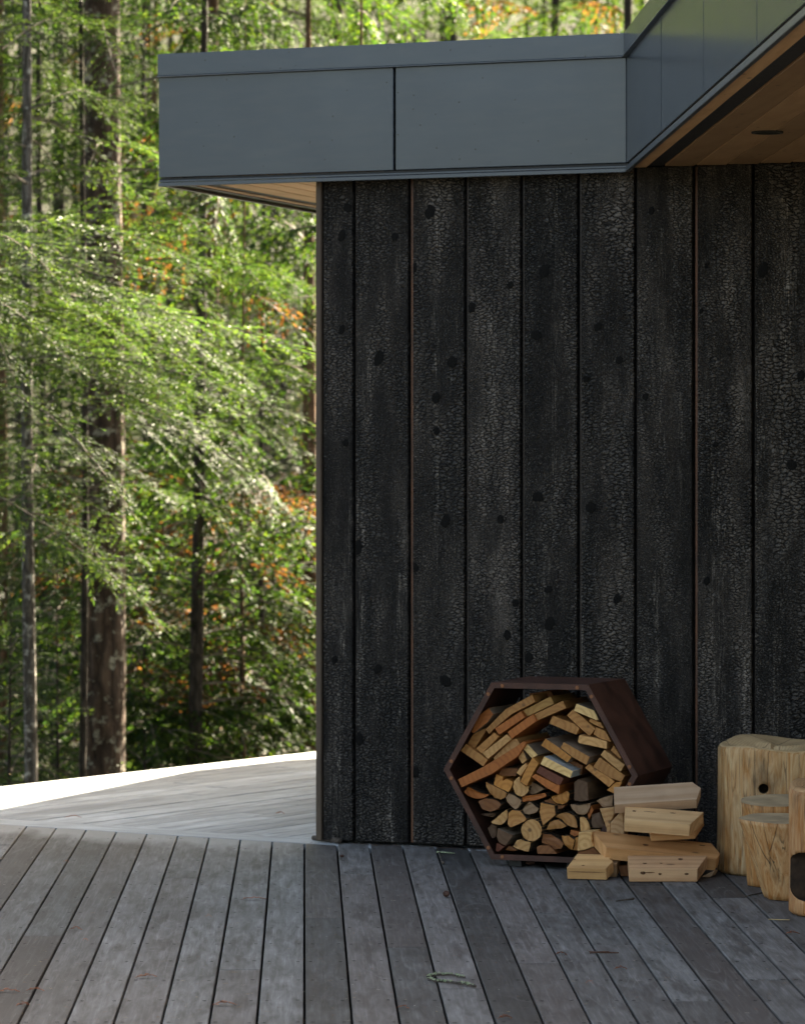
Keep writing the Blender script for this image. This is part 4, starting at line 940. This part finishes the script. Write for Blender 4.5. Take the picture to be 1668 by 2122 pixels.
tree('cedar_tree', 'slim dark cedar with drooping fronds midway between thick fir and wall', 412, 25.8, 0.060, 10, 'bark_dark', 'cedar_slim', 0.0, 1.05, 0.014)
tree('cedar_tree', 'cedar with reddish trunk half hidden by the corner of the wall', 640, 28.0, 0.090, 8.5, 'bark_cedar', 'cedar_tall', 0.9)
tree('cedar_tree', 'tan cedar trunk right behind the slim dark cedar', 442, 34.0, 0.085, 18, 'bark_cedar', 'cedar_tall', 2.6, 1.05)
tree('fir_tree', 'dark trunk low between the tan trunk and the wall', 550, 41.0, 0.085, 18, 'bark_dark', 'fir_tall', 2.0)
tree('fir_tree', 'fir whose trunk shows above the roof edge', 700, 33.5, 0.09, 20, 'bark_fir', 'fir_tall', 4.2, 1.05)
tree('cedar_tree', 'thin brown trunk just right of the thick fir base', 320, 41.0, 0.06, 16, 'bark_cedar', 'cedar_tall', 3.9)
tree('cedar_tree', 'tan trunk cut by the left edge of the picture', 2, 29.5, 0.055, 15, 'bark_cedar', 'cedar_slim', 2.2, 1.1)
tree('fir_tree', 'bright sunlit fir reaching in from beyond the left edge', -215, 21.3, 0.10, 11, 'bark_fir', 'fir_tall', 5.2, 0.86)
tree('hemlock_tree', 'hemlock spreading wide boughs across the trunks from the left edge', -90, 22.2, 0.07, 6.5, 'bark_dark', 'reach', 0.0, 1.0)
tree('cedar_tree', 'bright feathery cedar above the right part of the roof', 1150, 37.0, 0.07, 18, 'bark_dark', 'cedar_tall', 1.7, 1.15)
tree('fir_tree', 'fir crown above the middle of the roof', 930, 40.0, 0.07, 18, 'bark_dark', 'fir_tall', 0.2, 1.1)
tree('cedar_tree', 'sunlit cedar behind the corner where the two fascias meet', 1300, 35.0, 0.07, 18, 'bark_dark', 'cedar_tall', 0.7, 1.1)
tree('cedar_tree', 'cedar behind the wall corner with only its fronds showing', 742, 25.5, 0.05, 7.5, 'bark_cedar', 'cedar_slim', 4.6, 1.0)
tree('cedar_tree', 'dense dark cedar filling the gap right of the thick fir', 300, 31.5, 0.035, 15, 'bark_dark', 'cedar_tall', 5.5, 0.95)
tree('cedar_tree', 'feathery cedar right of the slim dark trunk, fronds in sun', 505, 26.6, 0.02, 8, 'bark_cedar', 'cedar_slim', 2.9, 0.98)
tree('cedar_tree', 'shadowy cedar behind the slender lichen-grey trunk', 85, 30.5, 0.04, 14, 'bark_dark', 'cedar_tall', 1.1, 0.9)
tree('cedar_tree', 'dense cedar beneath the overhanging soffit', 545, 29.5, 0.03, 12, 'bark_dark', 'cedar_tall', 0.3, 0.92)
tree('fir_tree', 'dark fir between the two leftmost trunks', 118, 33.0, 0.08, 17, 'bark_dark', 'cedar_tall', 4.0, 1.0)
for (px, d, kn_, rot, sc, lb) in ((120, 25.0, 'sapling_fir', 0, 1.0, 'dark young fir low between the two left trunks'), (300, 26.0, 'sapling_cedar', 1, 1.0, 'young cedar at the foot of the thick fir, right side'),
        (345, 28.5, 'sapling_cedar', 2, 1.2, 'young cedar low left of the slim dark cedar'), (500, 26.5, 'sapling_cedar', 3, 1.15, 'bright young cedar low right of the slim dark cedar'),
        (170, 27.8, 'sapling_cedar', 0.6, 1.35, 'dark young cedar low behind the thin dark trunk'), (570, 27.5, 'sapling_cedar', 4, 1.25, 'bright young cedar beside the wall corner'), (20, 24.0, 'sapling_fir', 5, 0.9, 'young fir at the lower left edge of the picture'),
        (240, 30.0, 'sapling_cedar', 5.5, 1.5, 'shadowed young cedar behind the thick fir'), (470, 37.0, 'sapling_fir', 2.5, 1.7, 'young fir behind the tan trunk'), (590, 36.0, 'sapling_cedar', 1.2, 1.6, 'young cedar far back near the wall corner')):
    tree('young_conifer', lb, px, d, 0.02, 2.6 * sc, 'bark_dark', kn_, rot, sc, group='young conifers behind the deck')
# far wood: one mass nobody could count
rs = np.random.default_rng(123); Qs, Cs = [], []
far_spots = []
for i in range(50):
    d = 38.5 + 36 * (i / 50) + rs.uniform(-1, 1); far_spots.append((rs.uniform(-d * 0.115 - 5.0, d * 0.072 + (0 if d < 50 else 5.0)), d))  # deeper rows widened to the right, out of view, to shade the wood
for i in range(26): far_spots.append((3.0 + 17 * rs.uniform(), 50 + 18 * rs.uniform()))                     # unseen row behind the house, added to shade the far wood
for i in range(13): far_spots.append((-6.6 - 5.5 * rs.uniform(), 5.5 + 1.5 * i + rs.uniform(-.5, .5)))        # the wood goes on round the left of the deck
for i in range(12): far_spots.append((-13 + 1.9 * i + rs.uniform(-.8, .8), -9 - 9 * rs.uniform()))            # and behind the viewer
libs = {kd: [crown(np.random.default_rng(200 + j), kd, 0.2, 19.0, 3.6, 2.6, zpeak=0.55, dead=0.015 if kd == 'cedar' else 0.005, yellow=0.006, bare=0.1, leaf=0.105, step=0.095, twig_step=0.12, droop=0.35, spread=0.42, variants=4) for j in range(2)] for kd in ('fir', 'cedar')}
for (x, d) in far_spots:
    kd = 'cedar' if rs.uniform() < 0.55 else 'fir'; Q, C, lm = libs[kd][rs.integers(0, 2)]
    R = np.array(Matrix.Rotation(rs.uniform(0, 6.28), 3, 'Z')); sc = rs.uniform(0.85, 1.25); z = ground_z(x, d) - 0.1
    Qs.append((Q @ R.T) * sc + np.array((x, d, z))); Cs.append(C * rs.uniform(0.45, 0.75))  # far leaves darkened in colour to stand for deep forest shade
Q, C = np.concatenate(Qs), np.concatenate(Cs)
me = quads_mesh('background_forest', Q, C, M['leaf']); bf = bpy.data.objects.new('background_forest', me); _link(bf, Matrix.Identity(4), None)
tag(bf, 'dense green conifer wood filling the background', 'forest', kind='stuff')
print('FAR quads', len(Q))
tV, tF = [], []
for (x, d) in far_spots:
    z = ground_z(x, d) - 0.1; v, f = tube([Vector((x, d, z)), Vector((x + 0.05, d, z + 6)), Vector((x, d, z + 19))], [0.07, 0.045, 0.012], 7, cap=False)
    b = len(tV); tV += v; tF += [tuple(i + b for i in q) for q in f]
ft = mk('background_trunks', tV, tF, M['bark_dark'], bf, smooth=True); ft['kind'] = 'stuff'

# ================================================================== litter on the deck
def mat_vc(name, rough=0.8):
    t = NT(name); return t.set(t.n('Attribute', attribute_name='leaf').outputs['Color'], rough, None, 0.2)
M['litter'] = mat_vc('dry_litter')
M['lichen'] = mat_plain('pale_lichen', (0.28, 0.32, 0.20), 0.95, 0.1, 0.4, 200, 0.8, 0.002)
M['stick'] = mat_plain('stick_bark', (0.075, 0.06, 0.05), 0.9, 0.2, 0.6, 60, 0.8, 0.003)
M['cone'] = mat_plain('cone_scale', (0.075, 0.035, 0.024), 0.7, 0.3, 0.5, 200, 0.4)
M['straw'] = mat_plain('pale_straw', (0.45, 0.32, 0.16), 0.7, 0.3, 0.2, 60)
rng = random.Random(77)
def sprig(label, px, py, ln, ang, col=(0.30, 0.095, 0.042), n=11, wide=0.34):
    """a shed cedar tip: curved spine with flat scale leaves, lying on the boards"""
    c = gnd(px, py); a = math.radians(ang); X = Vector((math.cos(a), math.sin(a), 0)); Y = Vector((-X.y, X.x, 0))
    V, F, C = [], [], []
    def leaf(p, d, l, w):
        d = d.normalized(); s_ = d.cross(UP).normalized() * w; b = len(V)
        V.extend([p, p + d * l * 0.45 + s_ + UP * 0.0012, p + d * l, p + d * l * 0.45 - s_ + UP * 0.0012]); F.append((b, b + 1, b + 2, b + 3))
    bendy = rng.uniform(-0.25, 0.25)
    for i in range(n):
        u = i / (n - 1); p = c + X * ln * (u - 0.5) + Y * (bendy * ln * (u - 0.5) ** 2) + UP * (0.003 + 0.008 * math.sin(math.pi * u) * rng.uniform(0.6, 1.2))
        leaf(p, X + Y * rng.uniform(-.2, .2), ln / n * 1.9, ln * 0.05)
        if 0.08 < u:
            for sg in (1, -1):
                if rng.random() < 0.8: leaf(p, X * 0.75 + Y * sg * rng.uniform(0.4, 0.9) + UP * rng.uniform(-.02, .10), ln * wide * (1.05 - u) * rng.uniform(0.5, 1.1) + 0.008, ln * 0.045)
    for v in V: v.z = max(v.z, 0.0022)
    cols = np.array([col] * len(F)) * np.array([[rng.uniform(0.6, 1.5)] for _ in F])
    Q = np.array([[tuple(V[i] - c) for i in f] for f in F])
    me = quads_mesh('cedar_sprig', Q, cols, M['litter']); o = bpy.data.objects.new('cedar_sprig', me); _link(o, Matrix.Translation(c), None)
    return tag(o, label, 'cedar sprig', 'dry cedar sprigs shed on the deck')
for args in (('longest dry cedar sprig, left of the middle of the deck', 523, 1866, 0.085, 8), ('small reddish sprig near the border strip on the left', 136, 1789, 0.024, 30), ('rust-brown sprig beside a board gap on the left', 155, 1929, 0.040, -12),
             ('forked rusty sprig in the lower left of the deck', 300, 2028, 0.062, 20), ('flat sprig cut by the left edge of the deck', 14, 2058, 0.060, 4), ('short sprig on a board gap at the lower left', 70, 2056, 0.050, -6),
             ('curled sprig near the lower left corner', 45, 2086, 0.036, 35), ('thin rusty sprig at the bottom left of centre', 461, 2085, 0.064, 2), ('orange-brown scale lying at the bottom centre', 832, 2092, 0.034, -20),
             ('small sprig at the bottom right of centre', 1043, 2113, 0.036, 10), ('tan sprig on the pale back deck', 148, 1696, 0.070, 5), ('small brown chip on the pale back deck near the wall', 578, 1688, 0.040, 0),
             ('crumpled reddish leaf in front of the nearest log stool', 1640, 1938, 0.045, 15), ('small orange chip right of centre near the bottom', 1219, 2041, 0.022, 25), ('short red strip on the dark board right of centre', 1160, 1981, 0.034, 0),
             ('tiny brown sprig below the long sprig', 430, 1903, 0.022, 20), ('thin red needle below the crossed strips', 1283, 2011, 0.036, 3), ('small curled chip on the mid-left boards', 176, 1952, 0.020, -30)):
    sprig(*args)
def stick(name, label, pts, radii, mat, cat='twig', group='twigs on the deck', n=7, lift=0.0):
    P = [gnd(*p) for p in pts]
    P = [Vector((p.x, p.y, r + 0.0022 + lift)) for p, r in zip(P, radii)]
    V, F = tube(P, radii, n); o = mk(name, V, F, M[mat], None, smooth=True); return tag(o, label, cat, group)
stick('bark_stick', 'thick bark-covered stick lying at the foot of the wall corner', [(649, 1743), (668, 1745), (686, 1747), (704, 1750)], [0.010, 0.011, 0.0105, 0.012], 'stick', n=10)
sprig('brown sprig standing up beside the thick stick at the wall corner', 700, 1744, 0.05, 60)
def forked(label, main, side, r, lichen):
    root = empty('lichen_twig', gnd(*main[0]), label, 'twig', 'twigs on the deck')
    for nm, path in (('stem', main), ('fork', side)):
        P = [gnd(*p) for p in path]; rr = [r * (1 - 0.5 * i / len(P)) for i in range(len(P))]
        P = [Vector((p.x, p.y, q + 0.0025)) for p, q in zip(P, rr)]
        st_ = mk(nm, *tube(P, rr, 6), M['stick'], root, smooth=True)
        V, F = [], []
        for i in range(lichen):
            u = rng.random() * (len(P) - 1.01); p = P[int(u)].lerp(P[int(u) + 1], u % 1); s_ = rng.uniform(0.003, 0.0065)
            d = [Vector((rng.gauss(0, 1), rng.gauss(0, 1), rng.gauss(0, 1))).normalized() * s_ for _ in range(4)]; b = len(V)
            q = p + Vector((rng.uniform(-.004, .004), rng.uniform(-.004, .004), 0.004)); V += [q + e for e in d]; F += [(b, b + 1, b + 2), (b, b + 2, b + 3), (b, b + 1, b + 3), (b + 1, b + 2, b + 3)]
        for v in V: v.z = max(v.z, 0.0022)
        mk('lichen', V, F, M['lichen'], st_)
    return root
forked('forked twig crusted with green lichen, bottom centre of the deck', [(985, 2050), (960, 2044), (925, 2040), (900, 2038), (886, 2032)], [(886, 2031), (905, 2025), (935, 2025), (964, 2030)], 0.0045, 70)
stick('dry_twig', 'dark twig lying in front of the offcuts', [(1277, 1871), (1292, 1869), (1313, 1867)], [0.0025, 0.003, 0.0035], 'stick')
stick('dry_twig', 'thin twig poking from under the split stool', [(1544, 1861), (1556, 1858), (1568, 1856), (1584, 1853)], [0.0015, 0.002, 0.0025, 0.003], 'stick')
stick('dry_twig', 'dark twig left of the rack across a board gap', [(904, 1757), (911, 1772), (915, 1788), (918, 1793)], [0.002, 0.0025, 0.003, 0.006], 'stick')
stick('dry_twig', 'greenish twig at the wall foot left of the rack', [(905, 1769), (922, 1770), (942, 1771)], [0.003, 0.003, 0.002], 'lichen')
stick('pine_straw', 'pale straw on the deck beside the nearest log stool', [(1592, 1908), (1612, 1909), (1636, 1909)], [0.0014, 0.0016, 0.0012], 'straw', 'straw')
stick('bark_strip', 'upper of two crossed red bark strips right of centre', [(1221, 1976), (1250, 1978), (1282, 1978)], [0.002, 0.003, 0.0018], 'cone', 'bark strip', 'bark strips')
stick('bark_strip', 'lower of two crossed red bark strips right of centre', [(1222, 1982), (1242, 1980), (1262, 1978.5)], [0.0016, 0.0024, 0.0016], 'cone', 'bark strip', 'bark strips', lift=0.005)
def cone(label, px, py, ln, r, ang):
    c = gnd(px, py); a = math.radians(ang); X = Vector((math.cos(a), math.sin(a), 0)); root = empty('fir_cone', c, label, 'cone', 'cones on the deck')
    core = [c + X * ln * (u - 0.5) + UP * (r + 0.002) for u in (0, .25, .5, .75, 1)]
    mk('core', *tube(core, [r * .35, r * .6, r * .65, r * .5, r * .15], 8), M['cone'], root, smooth=True)
    V, F = [], []; Y = X.cross(UP)
    for i in range(46):
        u = (i + .5) / 46; t = i * 2.4; prof_ = math.sin(math.pi * (0.12 + 0.8 * u)) * r
        d = (Y * math.cos(t) + UP * math.sin(t)); p = c + X * ln * (u - .5) + UP * (r + .002) + d * prof_ * 0.55; s_ = d.cross(X) * r * 0.42
        tip = p + d * prof_ * 0.5 + X * r * 0.5; b = len(V); V += [p - s_, p + s_, tip + s_ * .7, tip - s_ * .7, p - s_ + X * .0015, p + s_ + X * .0015]; F += [(b, b + 1, b + 2, b + 3), (b + 4, b + 5, b + 2, b + 3)]
    for v in V: v.z = max(v.z, 0.0022)
    sc__ = mk('cone_scales', V, F, M['cone'], root); sc__['kind'] = 'stuff'
    return root
cone('small dark cone lying left of the rack on the boards', 926, 1861, 0.026, 0.011, 120)
cone('dark cone in the shadow beneath the front of the rack', 1098, 1795, 0.030, 0.009, 5)
cone('tiny dark cone near the thick stick at the wall', 708, 1779, 0.014, 0.006, 10)
# needles and crumbs nobody could count
Q, C = [], []
rs = np.random.default_rng(9)
def fleck(p, l, w, a, col):
    d = np.array((math.cos(a), math.sin(a), 0)) * l / 2; s_ = np.array((-math.sin(a), math.cos(a), 0)) * w / 2
    Q.append(np.stack([p - d, p - s_, p + d, p + s_])); C.append(col)
cl = [(0.26, 0.13, 0.05), (0.20, 0.075, 0.035), (0.40, 0.30, 0.17), (0.12, 0.06, 0.035), (0.45, 0.42, 0.36)]
for i in range(950):
    px, py = rs.uniform(-60, 1720), 1755 + 390 * rs.uniform(0, 1) ** 1.2; p = gnd(px, py)
    if (p - O).dot(NW) < 0.02 and (p - O).dot(U) > -0.1: continue
    fleck(np.array((p.x, p.y, rs.uniform(0.0022, 0.0035))), rs.uniform(0.006, 0.026), rs.uniform(0.0016, 0.0040), rs.normal(0, 0.6), np.array(cl[rs.integers(0, 5)]) * rs.uniform(0.7, 1.2))
for i in range(260):
    s__ = rs.uniform(-0.05, 1.6); o_ = abs(rs.normal(0, 0.02)) + 0.012; p = wl3(s__, 0, o_)
    fleck(np.array((p.x, p.y, rs.uniform(0.0022, 0.006))), rs.uniform(0.006, 0.028), rs.uniform(0.0015, 0.005), rs.normal(0.35, 0.8), np.array(cl[rs.integers(0, 4)]) * rs.uniform(0.5, 1.0))
for i in range(90):
    px, py = rs.uniform(-40, 660), rs.uniform(1600, 1735); p = gnd(px, py)
    fleck(np.array((p.x, p.y, rs.uniform(0.0022, 0.003))), rs.uniform(0.012, 0.03), rs.uniform(0.0015, 0.004), rs.normal(0, 0.5), np.array(cl[rs.integers(0, 4)]) * rs.uniform(0.7, 1.1))
me = quads_mesh('needle_litter', np.array(Q), np.array(C), M['litter']); nl = bpy.data.objects.new('needle_litter', me); _link(nl, Matrix.Identity(4), None)
tag(nl, 'dry needles and crumbs scattered over the deck', 'litter', kind='stuff')
